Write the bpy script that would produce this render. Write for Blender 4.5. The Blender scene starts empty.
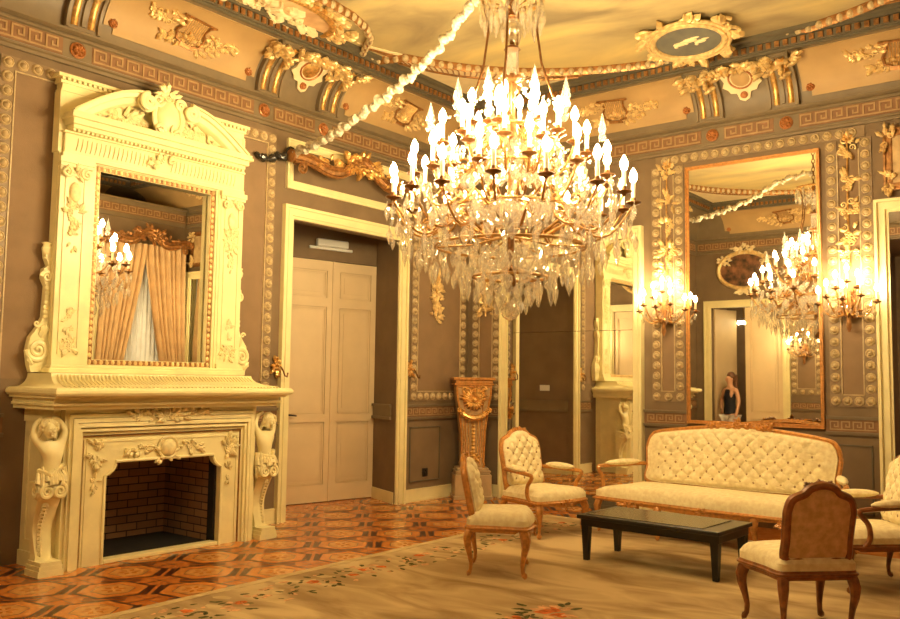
import bpy, math, random
from mathutils import Vector, Matrix
random.seed(7)
PI = math.pi
sc = bpy.context.scene
COL = sc.collection
# ------------------------------------------------------------------ camera
F_PX, YAW, PITCH, ROLL = 864.27, .6703, .0811, .0135
fw = Vector((-math.sin(YAW)*math.cos(PITCH), math.cos(YAW)*math.cos(PITCH), math.sin(PITCH)))
rt = fw.cross(Vector((0, 0, 1))).normalized(); up = rt.cross(fw)
r2 = rt*math.cos(ROLL)+up*math.sin(ROLL); u2 = -rt*math.sin(ROLL)+up*math.cos(ROLL)
cd = bpy.data.cameras.new('camera'); cam = bpy.data.objects.new('camera', cd); COL.objects.link(cam)
cd.sensor_width = 36; cd.lens = F_PX/900*36; cd.clip_start = .02
cam.matrix_world = Matrix(((r2.x, u2.x, -fw.x, 7.50), (r2.y, u2.y, -fw.y, -9.89), (r2.z, u2.z, -fw.z, 1.6), (0, 0, 0, 1)))
sc.camera = cam
# ------------------------------------------------------------------ world, exposure, light levels
w = bpy.data.worlds.new('world'); sc.world = w; w.use_nodes = True
w.node_tree.nodes['Background'].inputs[0].default_value = (.10, .08, .05, 1)
w.node_tree.nodes['Background'].inputs[1].default_value = .3
sc.view_settings.view_transform = 'Standard'; sc.view_settings.look = 'None'
sc.view_settings.exposure = -0.35; sc.view_settings.gamma = 1
sc.cycles.transparent_max_bounces = 24
sc.cycles.max_bounces = 12; sc.cycles.diffuse_bounces = 3
BULB = 420.0           # chandelier bulbs
SCONCE = 300.0         # wall sconce bulbs
WARM = (1, .77, .41)
ANTE = 60.0
ld = bpy.data.lights.new('anteroom_fill_light', 'AREA'); ld.energy = ANTE; ld.color = (1, .74, .42); ld.size = 1.6  # added fill light for the anteroom, no real fixture there
lo = bpy.data.objects.new('anteroom_fill_light', ld); COL.objects.link(lo); lo.location = (5.6, -10.3, 4.4)

W, D, ZC = 8.15, 8.3, 5.4; BX = 6.50; GAP = .0025          # room width, depth, ceiling height
# ------------------------------------------------------------------ materials
def mat(name, col, rough=.5, metal=0, var=.0, vs=8, bump=0, bs=40, col2=None, spec=.5, sheen=0, coat=0):
    m = bpy.data.materials.new(name); m.use_nodes = True
    nt = m.node_tree; b = nt.nodes['Principled BSDF']
    b.inputs['Roughness'].default_value = rough; b.inputs['Metallic'].default_value = metal
    b.inputs['Specular IOR Level'].default_value = spec
    b.inputs['Base Color'].default_value = (*col, 1)
    if coat: b.inputs['Coat Weight'].default_value = coat; b.inputs['Coat Roughness'].default_value = .12
    tc = nt.nodes.new('ShaderNodeTexCoord')
    if var or col2:
        n = nt.nodes.new('ShaderNodeTexNoise'); n.inputs['Scale'].default_value = vs; n.inputs['Detail'].default_value = 5
        nt.links.new(tc.outputs['Object'], n.inputs['Vector'])
        r = nt.nodes.new('ShaderNodeValToRGB'); r.color_ramp.elements[0].position = .35; r.color_ramp.elements[1].position = .68
        c2 = col2 or tuple(min(1, c*(1+var)) for c in col); c1 = col if col2 else tuple(c*(1-var) for c in col)
        r.color_ramp.elements[0].color = (*c1, 1); r.color_ramp.elements[1].color = (*c2, 1)
        nt.links.new(n.outputs['Fac'], r.inputs['Fac']); nt.links.new(r.outputs['Color'], b.inputs['Base Color'])
    if bump:
        n2 = nt.nodes.new('ShaderNodeTexNoise'); n2.inputs['Scale'].default_value = bs; n2.inputs['Detail'].default_value = 4
        nt.links.new(tc.outputs['Object'], n2.inputs['Vector'])
        bp = nt.nodes.new('ShaderNodeBump'); bp.inputs['Strength'].default_value = bump; bp.inputs['Distance'].default_value = .01
        nt.links.new(n2.outputs['Fac'], bp.inputs['Height']); nt.links.new(bp.outputs['Normal'], b.inputs['Normal'])
    return m
def emis(name, col, s):
    m = bpy.data.materials.new(name); m.use_nodes = True; nt = m.node_tree; nt.nodes.clear()
    e = nt.nodes.new('ShaderNodeEmission'); e.inputs[0].default_value = (*col, 1); e.inputs[1].default_value = s
    o = nt.nodes.new('ShaderNodeOutputMaterial'); nt.links.new(e.outputs[0], o.inputs[0]); return m
def crystal(name, tint, gloss):
    m = bpy.data.materials.new(name); m.use_nodes = True; nt = m.node_tree; nt.nodes.clear()
    t = nt.nodes.new('ShaderNodeBsdfTransparent'); t.inputs[0].default_value = (*tint, 1)
    g = nt.nodes.new('ShaderNodeBsdfGlossy'); g.inputs['Roughness'].default_value = .06; g.inputs[0].default_value = (1, .97, .9, 1)
    d = nt.nodes.new('ShaderNodeBsdfRefraction'); d.inputs[0].default_value = (.96, .94, .88, 1); d.inputs['IOR'].default_value = 1.45; d.inputs['Roughness'].default_value = .03
    lw = nt.nodes.new('ShaderNodeLayerWeight'); lw.inputs[0].default_value = gloss
    mx = nt.nodes.new('ShaderNodeMixShader'); mx2 = nt.nodes.new('ShaderNodeMixShader'); mx2.inputs[0].default_value = .40
    tl = nt.nodes.new('ShaderNodeBsdfTranslucent'); tl.inputs[0].default_value = (1, .98, .94, 1)
    mx3 = nt.nodes.new('ShaderNodeMixShader'); mx3.inputs[0].default_value = .28
    nt.links.new(d.outputs[0], mx3.inputs[1]); nt.links.new(tl.outputs[0], mx3.inputs[2])
    o = nt.nodes.new('ShaderNodeOutputMaterial')
    nt.links.new(t.outputs[0], mx2.inputs[1]); nt.links.new(mx3.outputs[0], mx2.inputs[2])
    nt.links.new(lw.outputs['Facing'], mx.inputs[0]); nt.links.new(mx2.outputs[0], mx.inputs[1]); nt.links.new(g.outputs[0], mx.inputs[2])
    nt.links.new(mx.outputs[0], o.inputs[0]); return m
M = dict(
    wall=mat('taupe_silk', (.195, .128, .066), .75, var=.10, vs=3, bump=.15, bs=120),
    wallpan=mat('taupe_panel', (.245, .152, .076), .75, var=.08, vs=4, bump=.15, bs=120),
    trim=mat('taupe_paint', (.20, .145, .078), .5, var=.06),
    trimdark=mat('grey_paint', (.12, .098, .058), .5, var=.08),
    cream=mat('cream_paint', (.82, .72, .38), .42, var=.05, vs=5),
    creamshade=mat('shaded_cream_paint', (.74, .57, .33), .45, var=.04, vs=3),  # same cream paint, darkened to put the doorway shade into the colour
    ivory=mat('ivory_marble', (.86, .76, .40), .38, var=.07, vs=6, bump=.05, bs=60),
    ivory2=mat('ivory_carving', (.80, .68, .34), .42, var=.16, vs=18, bump=.15, bs=60),
    gold=mat('gilt', (.80, .46, .15), .34, .75, var=.35, vs=25, bump=.2, bs=70),
    goldlite=mat('pale_gilt', (.86, .60, .27), .4, .45, var=.25, vs=20, bump=.2, bs=60),
    bronze=mat('dark_gilt', (.36, .17, .055), .35, .6, var=.35, vs=20, bump=.2, bs=60),
    golden_wood=mat('gilded_wood', (.56, .25, .062), .33, .35, var=.22, vs=30, bump=.15, bs=50, coat=.3),
    pedwood=mat('pale_gilded_wood', (.50, .32, .14), .45, .1, var=.15, vs=14), pedbase=mat('pedestal_base', (.42, .29, .15), .5, var=.1),
    brownwood=mat('brown_chair_wood', (.25, .085, .022), .35, .1, var=.35, vs=18, bump=.1, bs=40, coat=.3),  # darker brown than the gilded wood of the matching seats
    bead=mat('bead_plaster', (.50, .37, .19), .45, var=.15, vs=30),
    beadbase=mat('bead_base', (.25, .165, .08), .5, var=.1),
    peach=mat('peach_panel', (.46, .295, .12), .6, var=.08, vs=3),
    creampan=mat('cream_shield', (.82, .66, .38), .5, var=.05),
    red=mat('red_gilt', (.44, .17, .05), .4, .35, var=.3, vs=30),
    keyred=mat('key_ground', (.235, .115, .048), .55, var=.15, vs=10),
    keygold=mat('key_gilt', (.40, .255, .115), .45, .2, var=.1, vs=10),
    mirror=mat('silvered_glass', (.90, .89, .84), .012, 1),
    black=mat('black_lacquer', (.012, .010, .008), .28, spec=.5),
    slate=mat('black_slate', (.03, .026, .02), .22, var=.3, vs=30),
    soot=mat('soot', (.012, .009, .006), .8, var=.3),
    armbrass=mat('bronze_arm', (.42, .22, .07), .28, .9, var=.2, vs=30),
    brass=mat('brass', (.55, .32, .11), .28, .9, var=.2, vs=30),
    darkbrass=mat('dark_brass', (.20, .09, .03), .3, .8, var=.2, vs=30),
    candle=mat('candle_sleeve', (.88, .78, .55), .5),
    fabric=mat('cream_damask', (.78, .64, .35), .75, var=0, vs=26, bump=.25, bs=30, col2=(.92, .81, .50)),
    button=mat('button_cloth', (.34, .20, .085), .7),
    fabric2=mat('peach_damask', (.56, .36, .16), .8, vs=22, bump=.2, bs=25, col2=(.76, .52, .26)),
    white=mat('white_plastic', (.75, .75, .70), .4),
    cloth=mat('cable_cloth', (.50, .43, .30), .8, var=.35, vs=30),
    curtain=mat('curtain_cloth', (.60, .40, .20), .7, var=.12, vs=6),
    sheer=mat('sheer_cloth', (.66, .68, .70), .8, var=.06),
    glassdark=mat('night_glass', (.01, .012, .02), .05),
    skin=mat('skin', (.62, .34, .20), .5), hair=mat('hair', (.12, .05, .02), .5),
    navy=mat('navy_cloth', (.012, .012, .02), .8), whitecloth=mat('white_cloth', (.8, .78, .72), .8),
    crystal=crystal('crystal', (.97, .95, .88), .28),
    crystal2=crystal('thick_crystal', (.94, .91, .82), .38),
    bulb=emis('bulb_glow', WARM, BULB), sbulb=emis('sconce_glow', WARM, SCONCE),
    wood_a=mat('parquet_light', (.58, .185, .030), .26, vs=14, col2=(.74, .28, .055), coat=.25),
    wood_b=mat('parquet_mid', (.50, .145, .022), .26, vs=12, col2=(.64, .215, .040), coat=.25),
    wood_c=mat('parquet_dark', (.040, .011, .005), .3, vs=20, col2=(.07, .019, .008), coat=.25),
    wood_d=mat('parquet_pale', (.58, .26, .065), .3, vs=18, col2=(.78, .38, .10), coat=.25),
)
# brick
def brick_mat():
    m = bpy.data.materials.new('fire_brick'); m.use_nodes = True; nt = m.node_tree; b = nt.nodes['Principled BSDF']
    b.inputs['Roughness'].default_value = .85
    tc = nt.nodes.new('ShaderNodeTexCoord'); sep = nt.nodes.new('ShaderNodeSeparateXYZ'); add = nt.nodes.new('ShaderNodeMath'); cmb = nt.nodes.new('ShaderNodeCombineXYZ')
    nt.links.new(tc.outputs['Object'], sep.inputs[0]); nt.links.new(sep.outputs[0], add.inputs[0]); nt.links.new(sep.outputs[1], add.inputs[1])
    nt.links.new(add.outputs[0], cmb.inputs[0]); nt.links.new(sep.outputs[2], cmb.inputs[1])
    br = nt.nodes.new('ShaderNodeTexBrick'); br.inputs['Scale'].default_value = 1
    br.inputs['Brick Width'].default_value = .22; br.inputs['Row Height'].default_value = .075; br.inputs['Mortar Size'].default_value = .006
    br.inputs['Color1'].default_value = (.46, .26, .12, 1); br.inputs['Color2'].default_value = (.30, .15, .07, 1); br.inputs['Mortar'].default_value = (.05, .03, .02, 1)
    nt.links.new(cmb.outputs[0], br.inputs['Vector']); nt.links.new(br.outputs['Color'], b.inputs['Base Color'])
    bp = nt.nodes.new('ShaderNodeBump'); bp.inputs['Strength'].default_value = .6; bp.inputs['Distance'].default_value = .01; bp.invert = True
    nt.links.new(br.outputs['Fac'], bp.inputs['Height']); nt.links.new(bp.outputs['Normal'], b.inputs['Normal'])
    return m
M['brick'] = brick_mat()
# painted sky inside an ellipse, cream plaster outside
def sky_mat():
    m = bpy.data.materials.new('ceiling_painting'); m.use_nodes = True; nt = m.node_tree; b = nt.nodes['Principled BSDF']; b.inputs['Roughness'].default_value = .7
    tc = nt.nodes.new('ShaderNodeTexCoord'); mp = nt.nodes.new('ShaderNodeMapping'); mp.inputs['Scale'].default_value = (.45, 1.0, 1)
    mp.inputs['Rotation'].default_value = (0, 0, .5)
    n = nt.nodes.new('ShaderNodeTexNoise'); n.inputs['Scale'].default_value = 1.1; n.inputs['Detail'].default_value = 6; n.inputs['Distortion'].default_value = .6
    nt.links.new(tc.outputs['Object'], mp.inputs[0]); nt.links.new(mp.outputs[0], n.inputs['Vector'])
    r = nt.nodes.new('ShaderNodeValToRGB'); e = r.color_ramp.elements
    e[0].position = .34; e[0].color = (.25, .19, .10, 1); e[1].position = .64; e[1].color = (.66, .51, .20, 1)
    x = e.new(.48); x.color = (.46, .36, .17, 1)
    nt.links.new(n.outputs['Fac'], r.inputs['Fac']); nt.links.new(r.outputs['Color'], b.inputs['Base Color'])
    return m
M['sky'] = sky_mat()
# rug
def rug_mat():
    m = bpy.data.materials.new('rug_wool'); m.use_nodes = True; nt = m.node_tree; b = nt.nodes['Principled BSDF']; b.inputs['Roughness'].default_value = .95
    b.inputs['Specular IOR Level'].default_value = .1
    tc = nt.nodes.new('ShaderNodeTexCoord')
    def noise(s, d=4, dist=0, sx=1, sy=1):
        mp = nt.nodes.new('ShaderNodeMapping'); mp.inputs['Scale'].default_value = (sx, sy, 1); nt.links.new(tc.outputs['Object'], mp.inputs[0])
        n = nt.nodes.new('ShaderNodeTexNoise'); n.inputs['Scale'].default_value = s; n.inputs['Detail'].default_value = d; n.inputs['Distortion'].default_value = dist
        nt.links.new(mp.outputs[0], n.inputs['Vector']); return n.outputs['Fac']
    r = nt.nodes.new('ShaderNodeValToRGB'); e = r.color_ramp.elements
    e[0].position = .36; e[0].color = (.33, .215, .10, 1); e[1].position = .60; e[1].color = (.60, .44, .22, 1)
    nt.links.new(noise(1.9, 5, .8, .6, 1.5), r.inputs['Fac'])
    b1 = nt.nodes.new('ShaderNodeBump'); b1.inputs['Strength'].default_value = .4; b1.inputs['Distance'].default_value = .006
    nt.links.new(noise(160, 2), b1.inputs['Height']); nt.links.new(b1.outputs['Normal'], b.inputs['Normal'])
    nt.links.new(r.outputs['Color'], b.inputs['Base Color'])
    return m
M['rug'] = rug_mat()
M['rugborder'] = mat('rug_border_wool', (.50, .36, .17), .95, vs=5, col2=(.62, .46, .23), bump=.3, bs=150, spec=.1)
M['rug_green'] = mat('rug_green_wool', (.10, .09, .035), .95, var=.5, vs=30, spec=.1)
M['rug_red'] = mat('rug_red_wool', (.55, .14, .04), .95, var=.4, vs=25, spec=.1)
M['rug_pink'] = mat('rug_pink_wool', (.62, .34, .16), .95, var=.3, vs=25, spec=.1)
M['paint_oval'] = mat('dark_oil_painting', (.03, .02, .012), .4, vs=7, col2=(.30, .13, .06))
M['paint_blue'] = mat('grey_blue_painting', (.10, .10, .085), .5, vs=6, col2=(.16, .15, .11))
M['paint_over'] = mat('overdoor_painting', (.42, .27, .12), .5, vs=9, col2=(.66, .47, .22))
M['paint_pink'] = mat('pink_painting', (.55, .32, .16), .5, vs=5, col2=(.75, .50, .26))
# ------------------------------------------------------------------ mesh builder
class MB:
    def __init__(s): s.v = []; s.f = []; s.mi = []; s.m = 0; s.T = Matrix()
    def add(s, vs, fs):
        o = len(s.v); T = s.T
        s.v += [tuple(T @ Vector(v)) for v in vs]
        for f in fs: s.f.append([i+o for i in f]); s.mi.append(s.m)
        return s
    def box(s, x0, x1, y0, y1, z0, z1):
        vs = [(x, y, z) for z in (z0, z1) for y in (y0, y1) for x in (x0, x1)]
        return s.add(vs, [(0, 2, 3, 1), (4, 5, 7, 6), (0, 1, 5, 4), (2, 6, 7, 3), (0, 4, 6, 2), (1, 3, 7, 5)])
    def bbox(s, x0, x1, y0, y1, z0, z1, b=.006):      # bevelled box
        xs, ys, zs = (x0, x1), (y0, y1), (z0, z1); vs = []; idx = {}
        for i in (0, 1):
            for j in (0, 1):
                for k in (0, 1):
                    px, py, pz = xs[i], ys[j], zs[k]; sx, sy, sz = (1, -1)[i]*b, (1, -1)[j]*b, (1, -1)[k]*b
                    for a, p in enumerate(((px, py+sy, pz+sz), (px+sx, py, pz+sz), (px+sx, py+sy, pz))):
                        idx[(i, j, k, a)] = len(vs); vs.append(p)
        fs = []
        for i in (0, 1):
            q = [idx[(i, j, k, 0)] for j, k in ((0, 0), (0, 1), (1, 1), (1, 0))]; fs.append(q if i == 0 else q[::-1])
            q = [idx[(j, i, k, 1)] for j, k in ((0, 0), (1, 0), (1, 1), (0, 1))]; fs.append(q if i == 0 else q[::-1])
            q = [idx[(j, k, i, 2)] for j, k in ((0, 0), (0, 1), (1, 1), (1, 0))]; fs.append(q if i == 0 else q[::-1])
        for i in (0, 1):
            for j in (0, 1):
                fs.append([idx[(i, j, 0, 0)], idx[(i, j, 1, 0)], idx[(i, j, 1, 1)], idx[(i, j, 0, 1)]])
                fs.append([idx[(i, 0, j, 0)], idx[(i, 1, j, 0)], idx[(i, 1, j, 2)], idx[(i, 0, j, 2)]])
                fs.append([idx[(0, i, j, 1)], idx[(1, i, j, 1)], idx[(1, i, j, 2)], idx[(0, i, j, 2)]])
                for k in (0, 1): fs.append([idx[(i, j, k, 0)], idx[(i, j, k, 1)], idx[(i, j, k, 2)]])
        return s.add(vs, fs)
    def prism(s, poly, y0, y1, plane='xz'):           # extrude a 2d polygon: xz along y, xy along z
        n = len(poly)
        if plane == 'xz': vs = [(x, y0, z) for x, z in poly]+[(x, y1, z) for x, z in poly]
        elif plane == 'xy': vs = [(x, y, y0) for x, y in poly]+[(x, y, y1) for x, y in poly]
        else: vs = [(y0, x, z) for x, z in poly]+[(y1, x, z) for x, z in poly]
        fs = [list(range(n))[::-1], list(range(n, 2*n))]+[[i, (i+1) % n, n+(i+1) % n, n+i] for i in range(n)]
        return s.add(vs, fs)
    def rings(s, rs, closed_u=True, closed_v=False, cap=True):
        n = len(rs[0]); vs = [p for r in rs for p in r]; fs = []
        m = len(rs)
        for a in range(m if closed_v else m-1):
            b = (a+1) % m
            for i in range(n if closed_u else n-1):
                j = (i+1) % n; fs.append([a*n+i, a*n+j, b*n+j, b*n+i])
        if cap and closed_u and not closed_v: fs += [list(range(n))[::-1], [(m-1)*n+i for i in range(n)]]
        return s.add(vs, fs)
    def lathe(s, prof, c=(0, 0, 0), n=12, ax='z', a0=0, a1=2*PI):
        rs = []
        full = abs(a1-a0-2*PI) < 1e-6
        for r, h in prof:
            ring = []
            for i in range(n if full else n+1):
                a = a0+(a1-a0)*i/n; x, y = r*math.cos(a), r*math.sin(a)
                ring.append({'z': (c[0]+x, c[1]+y, c[2]+h), 'y': (c[0]+x, c[1]-h, c[2]+y), 'x': (c[0]+h, c[1]+x, c[2]+y)}[ax])
            rs.append(ring)
        return s.rings(rs, closed_u=full)
    def ball(s, c, r, n=10, m=6, sc3=(1, 1, 1)):
        rs = []
        for k in range(m+1):
            t = -PI/2+PI*k/m; rr = max(1e-4, math.cos(t))*r
            rs.append([(c[0]+rr*math.cos(2*PI*i/n)*sc3[0], c[1]+rr*math.sin(2*PI*i/n)*sc3[1], c[2]+r*math.sin(t)*sc3[2]) for i in range(n)])
        return s.rings(rs)
    def tube(s, path, rad, n=8, closed=False, flat=1):
        P = [Vector(p) for p in path]; m = len(P); rs = []
        ref = Vector((0, 0, 1))
        d0 = (P[1]-P[0]).normalized()
        if abs(d0.dot(ref)) > .9: ref = Vector((0, 1, 0))
        nrm = (ref-d0*ref.dot(d0)).normalized()
        for i in range(m):
            d = (P[(i+1) % m]-P[i-1]) if closed else (P[min(i+1, m-1)]-P[max(i-1, 0)])
            d.normalize(); nrm = nrm-d*nrm.dot(d)
            if nrm.length < 1e-6: nrm = d.orthogonal()
            nrm.normalize(); bn = d.cross(nrm)
            r = rad(i/(m-1)) if callable(rad) else (rad[i] if isinstance(rad, (list, tuple)) else rad)
            rs.append([tuple(P[i]+nrm*(r*math.cos(2*PI*k/n))+bn*(r*flat*math.sin(2*PI*k/n))) for k in range(n)])
        return s.rings(rs, closed_v=closed)
    def leaf(s, x, z, ang, L, Wd, y=0, curl=.5, lift=.25):   # acanthus-like leaf in the wall plane, rising towards -Y
        ca, sa = math.cos(ang), math.sin(ang); vs = []; n = 5
        for i in range(n+1):
            t = i/n; wd = Wd*math.sin(PI*min(1, .12+.88*t))**.8*(1+.25*math.sin(t*14)); d = L*t
            h = lift*L*math.sin(t*PI*.8)+curl*L*.15*t*t
            for j, q in enumerate((-1, 0, 1)):
                a, b = d, q*wd*.5
                vs.append((x+a*ca-b*sa, y-h-(0.22*Wd if q == 0 else 0), z+a*sa+b*ca))
        fs = []
        for i in range(n):
            for j in range(2): a = i*3+j; fs.append([a, a+1, a+4, a+3])
        nb = len(vs); vs += [(vx, y+.004, vz) for vx, vy, vz in vs]
        for i in range(n):
            fs.append([i*3, i*3+3, nb+i*3+3, nb+i*3]); fs.append([i*3+2, nb+i*3+2, nb+i*3+5, i*3+5])
        fs.append([n*3, n*3+1, n*3+2, nb+n*3+2, nb+n*3+1, nb+n*3]); fs.append([0, nb, nb+1, nb+2, 2, 1])
        return s.add(vs, fs)
    def spiral(s, cx, cz, r, turns, rad, y=0, a0=0, sgn=1, n=6, taper=.6, steps=None):
        st = steps or int(14*turns)+4
        pts = [(cx+r*(1-.9*k/st)*math.cos(a0+sgn*2*PI*turns*k/st), y-rad*.5*k/st, cz+r*(1-.9*k/st)*math.sin(a0+sgn*2*PI*turns*k/st)) for k in range(st+1)]
        return s.tube(pts, lambda t: rad*(1-taper*t), n)
    def flower(s, x, z, r, y=0, n=6):
        for k in range(n): s.leaf(x, z, 2*PI*k/n+.3, r, r*.75, y, .3, .3)
        return s.ball((x, y-.2*r, z), r*.3, 8, 4)
    def cluster(s, x, z, wx, wz, n, size, y=0, seed=1):
        R = random.Random(seed)
        for _ in range(n):
            a = R.uniform(0, 2*PI); q = math.sqrt(R.random()); px, pz = x+wx*q*math.cos(a), z+wz*q*math.sin(a)
            dirn = math.atan2(pz-z+.001, px-x)+R.uniform(-.8, .8)
            if R.random() < .2: s.flower(px, pz, size*.5, y, 5)
            elif R.random() < .25: s.spiral(px, pz, size*.45, 1.3, size*.11, y-size*.1, R.uniform(0, 6), R.choice((-1, 1)), 5)
            else: s.leaf(px, pz, dirn, size*R.uniform(.7, 1.3), size*R.uniform(.35, .6), y, R.uniform(.2, .9), R.uniform(.2, .4))
        return s
    def build(s, name, m, parent=None, smooth=True, loc=None, rot=None):
        me = bpy.data.meshes.new(name); me.from_pydata(s.v, [], s.f); me.validate()
        for q in (m if isinstance(m, (list, tuple)) else [m]): me.materials.append(M[q])
        if isinstance(m, (list, tuple)):
            for p, i in zip(me.polygons, s.mi): p.material_index = i
        if smooth:
            me.shade_smooth(); me.set_sharp_from_angle(angle=.6)
        me.update()
        o = bpy.data.objects.new(name, me); COL.objects.link(o)
        if parent: o.parent = parent
        if loc is not None: o.location = loc
        if rot is not None: o.rotation_euler = (0, 0, rot)
        return o
def tag(o, label, cat, group=None, kind=None):
    o['label'] = label; o['category'] = cat
    if group: o['group'] = group
    if kind: o['kind'] = kind
    return o
def thing(name, label, cat, loc=(0, 0, 0), rot=0, group=None):
    o = bpy.data.objects.new(name, None); COL.objects.link(o); o.empty_display_size = .1
    o.location = loc; o.rotation_euler = (0, 0, rot)
    return tag(o, label, cat, group)
def struct(name, mb, m, loc=None, rot=None, smooth=False, parent=None):
    o = mb.build(name, m, parent, smooth, loc, rot)
    if not parent: o['kind'] = 'structure'
    return o
def copy_obj(o, parent=None):
    c = o.copy(); COL.objects.link(c)
    if parent: c.parent = parent
    return c
def copy_tree(o, parent=None):
    c = copy_obj(o, parent)
    for ch in list(o.children): copy_tree(ch, c)
    return c
RL, RB, RR, RF = PI/2, 0, -PI/2, PI      # thing rotations for left, back, right, front wall (local -Y faces the room)
# ================================================================== SETTING
# ---- floor with parquet inlay
def build_floor():
    mb = MB(); mb.box(-1.6, 8.6, -12.4, .3, -.06, 0)
    def poly(pts, mi, z):
        mb.m = mi; mb.add([(x, y, z) for x, y in pts], [list(range(len(pts)))])
    ux, uy = .44, .40                                     # half diagonals of the staggered lattice
    def hexa(cx, cy, r, s=1.0):                           # six sided medallion, points towards +-(x,y) diagonal
        a0 = .15
        return [(cx+r*math.cos(a0+k*PI/3)*(1 if k % 3 else s), cy+r*math.sin(a0+k*PI/3)*(1 if k % 3 else s)) for k in range(6)]
    for i in range(-3, 15):
        for j in range(-22, 2):
            cx = .115+i*ux; cy = -.25+j*.80+(.4 if i % 2 else 0)
            if not(-.5 < cx < 3.2 and -8.6 < cy < .2): continue
            if cx > 2.35 and cy < -1.2: continue
            # cell outline: thin dark diagonal bands to the four neighbours
            for sx, sy in ((1, 1), (1, -1)):
                dx, dy = sx*ux, sy*uy; L = math.hypot(dx, dy); tx, ty = dx/L, dy/L; nx, ny = -ty, tx
                for off in (-.03, .03):
                    mx, my = cx+dx/2, cy+dy/2
                    h = .15; wd = .016
                    # bars run ACROSS the link between two medallions
                    c0x, c0y = mx+tx*off, my+ty*off
                    poly([(c0x+nx*h-tx*wd, c0y+ny*h-ty*wd), (c0x+nx*h+tx*wd, c0y+ny*h+ty*wd), (c0x-nx*h+tx*wd, c0y-ny*h+ty*wd), (c0x-nx*h-tx*wd, c0y-ny*h-ty*wd)][::-1], 2, .0008)
            poly(hexa(cx, cy, .290), 2, .0012); poly(hexa(cx, cy, .257), 0, .0016)
            poly(hexa(cx, cy, .165), 2, .0018); poly(hexa(cx, cy, .155), 3, .0020)
            for k in range(6):
                a = k*PI/3+.15; b1, b2 = .10, .028
                poly([(cx+.02*math.cos(a), cy+.02*math.sin(a)), (cx+.06*math.cos(a-.35), cy+.06*math.sin(a-.35)), (cx+b1*math.cos(a), cy+b1*math.sin(a)), (cx+.06*math.cos(a+.35), cy+.06*math.sin(a+.35))], 1, .0023)
            # thin dark seam joining the left over star shaped cells
            for sx, sy in ((1, 0), (0, 1)):
                hx, hy = sx*.44, sy*.40
                poly([(cx+hx*.62-hy*.03-.004, cy+hy*.62-.004-hx*.0), (cx+hx*1.38+.004, cy+hy*.62-.004), (cx+hx*1.38+.004, cy+hy*1.38+.004), (cx+hx*.62-.004, cy+hy*1.38+.004)] , 2, .0006)
    o = struct('floor', mb, ['wood_a', 'wood_b', 'wood_c', 'wood_d'])
    o.data.polygons.foreach_set('material_index', [1 if k < 6 else mi for k, mi in enumerate(mb.mi)])
build_floor()
# ---- walls
mb = MB()
for y0, y1, z0, z1 in ((-12.4, -5.87, 0, 4.75), (-5.87, -4.63, .94, 4.75), (-4.63, -3.37, 0, 4.75), (-3.37, -1.53, 3.40, 4.75)):
    if y0 < -12: y0 = -8.42
    mb.box(-.12, 0, y0, y1, z0, z1)
mb.prism([(0, -1.53), (0, .12), (-.12, .12), (-.12, -1.478)], 0, 4.75, 'xy')
struct('wall_left', mb, 'wall')
mb = MB(); mb.box(-.12, W+.12, 0, .12, 0, 4.75); struct('wall_back', mb, 'wall')
mb = MB(); mb.box(W, W+.12, -12.4, -2.6, 0, 4.75); mb.box(BX, W+.12, -2.6, -.001, 0, 4.75); struct('wall_right', mb, 'wall')
mb = MB()
mb.box(0, .33, -D-.12, -D, 0, 4.75); mb.box(.33, 1.85, -D-.12, -D, 3.22, 4.75); mb.box(1.85, 3.2, -D-.12, -D, 0, 4.75)
mb.box(3.2, W, -D-.12, -D, 4.5, 4.75); struct('wall_front', mb, 'wall')
mb = MB(); mb.box(2.9, W+.12, -12.4, -12.28, 0, 4.75); mb.box(3.08, 3.2, -12.28, -D-.12, 0, 4.75); mb.box(3.2, W, -12.28, -D-.12, 4.6, 4.75)
struct('wall_anteroom', mb, 'wall')
mb = MB(); mb.box(-.3, -.18, -10.6, -D-.12, 0, 3.6); mb.box(-.3, 2.6, -10.72, -10.6, 0, 3.6); mb.box(2.5, 2.62, -10.6, -D-.12, 0, 3.6); mb.box(-.3, 2.62, -10.72, -D-.12, 3.6, 3.7)
struct('wall_corridor', mb, 'wallpan')
# vestibule behind the double doors
mb = MB()
mb.prism([(-.10, -1.487), (-.65, -1.25), (-.70, -1.15), (-.10, -1.38)], 0, 3.85, 'xy')
mb.prism([(-.12, -3.37), (-1.08, -3.2), (-1.08, -3.34), (-.12, -3.51)], 0, 3.85, 'xy')
mb.prism([(-.12, -1.487), (-.12, -3.4), (-1.15, -3.3), (-.75, -1.15)], 3.8, 3.88, 'xy')
mb.prism([(-.65, -1.20), (-1.08, -3.24), (-1.20, -3.24), (-.77, -1.20)], 3.15, 3.8, 'xy')
struct('wall_vestibule', mb, 'wall')
# ---- ceiling, cove, frieze: mitred rings round the rectangle
def ring(mb, prof, close=False):
    prof = list(prof)
    rs = [[(d, -d, z), (W-d, -d, z), (W-d, -D+d, z), (d, -D+d, z)] for d, z in prof]
    mb.rings(rs, closed_v=close, cap=False)
mb = MB(); mb.box(-.1, W+.1, -D-.1, .1, ZC, ZC+.08); struct('ceiling', mb, 'sky')
def cove_dz(t, off=0):              # t 0..1 up the cove; off pushes out of the surface
    a = t*PI/2
    return .06+.46*(1-math.cos(a))+off*math.cos(a*.999), 4.72+.48*math.sin(a)-off*math.sin(a)
mb = MB(); ring(mb, [cove_dz(k/10) for k in range(11)]); struct('ceiling_cove', mb, 'trim', smooth=True)
mb = MB(); ring(mb, [(.52, 5.2), (.55, 5.2), (.55, 5.225), (.585, 5.225), (.585, 5.31), (.61, 5.31), (.61, 5.35), (.66, 5.36), (.66, ZC)])
n = 0
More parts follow.
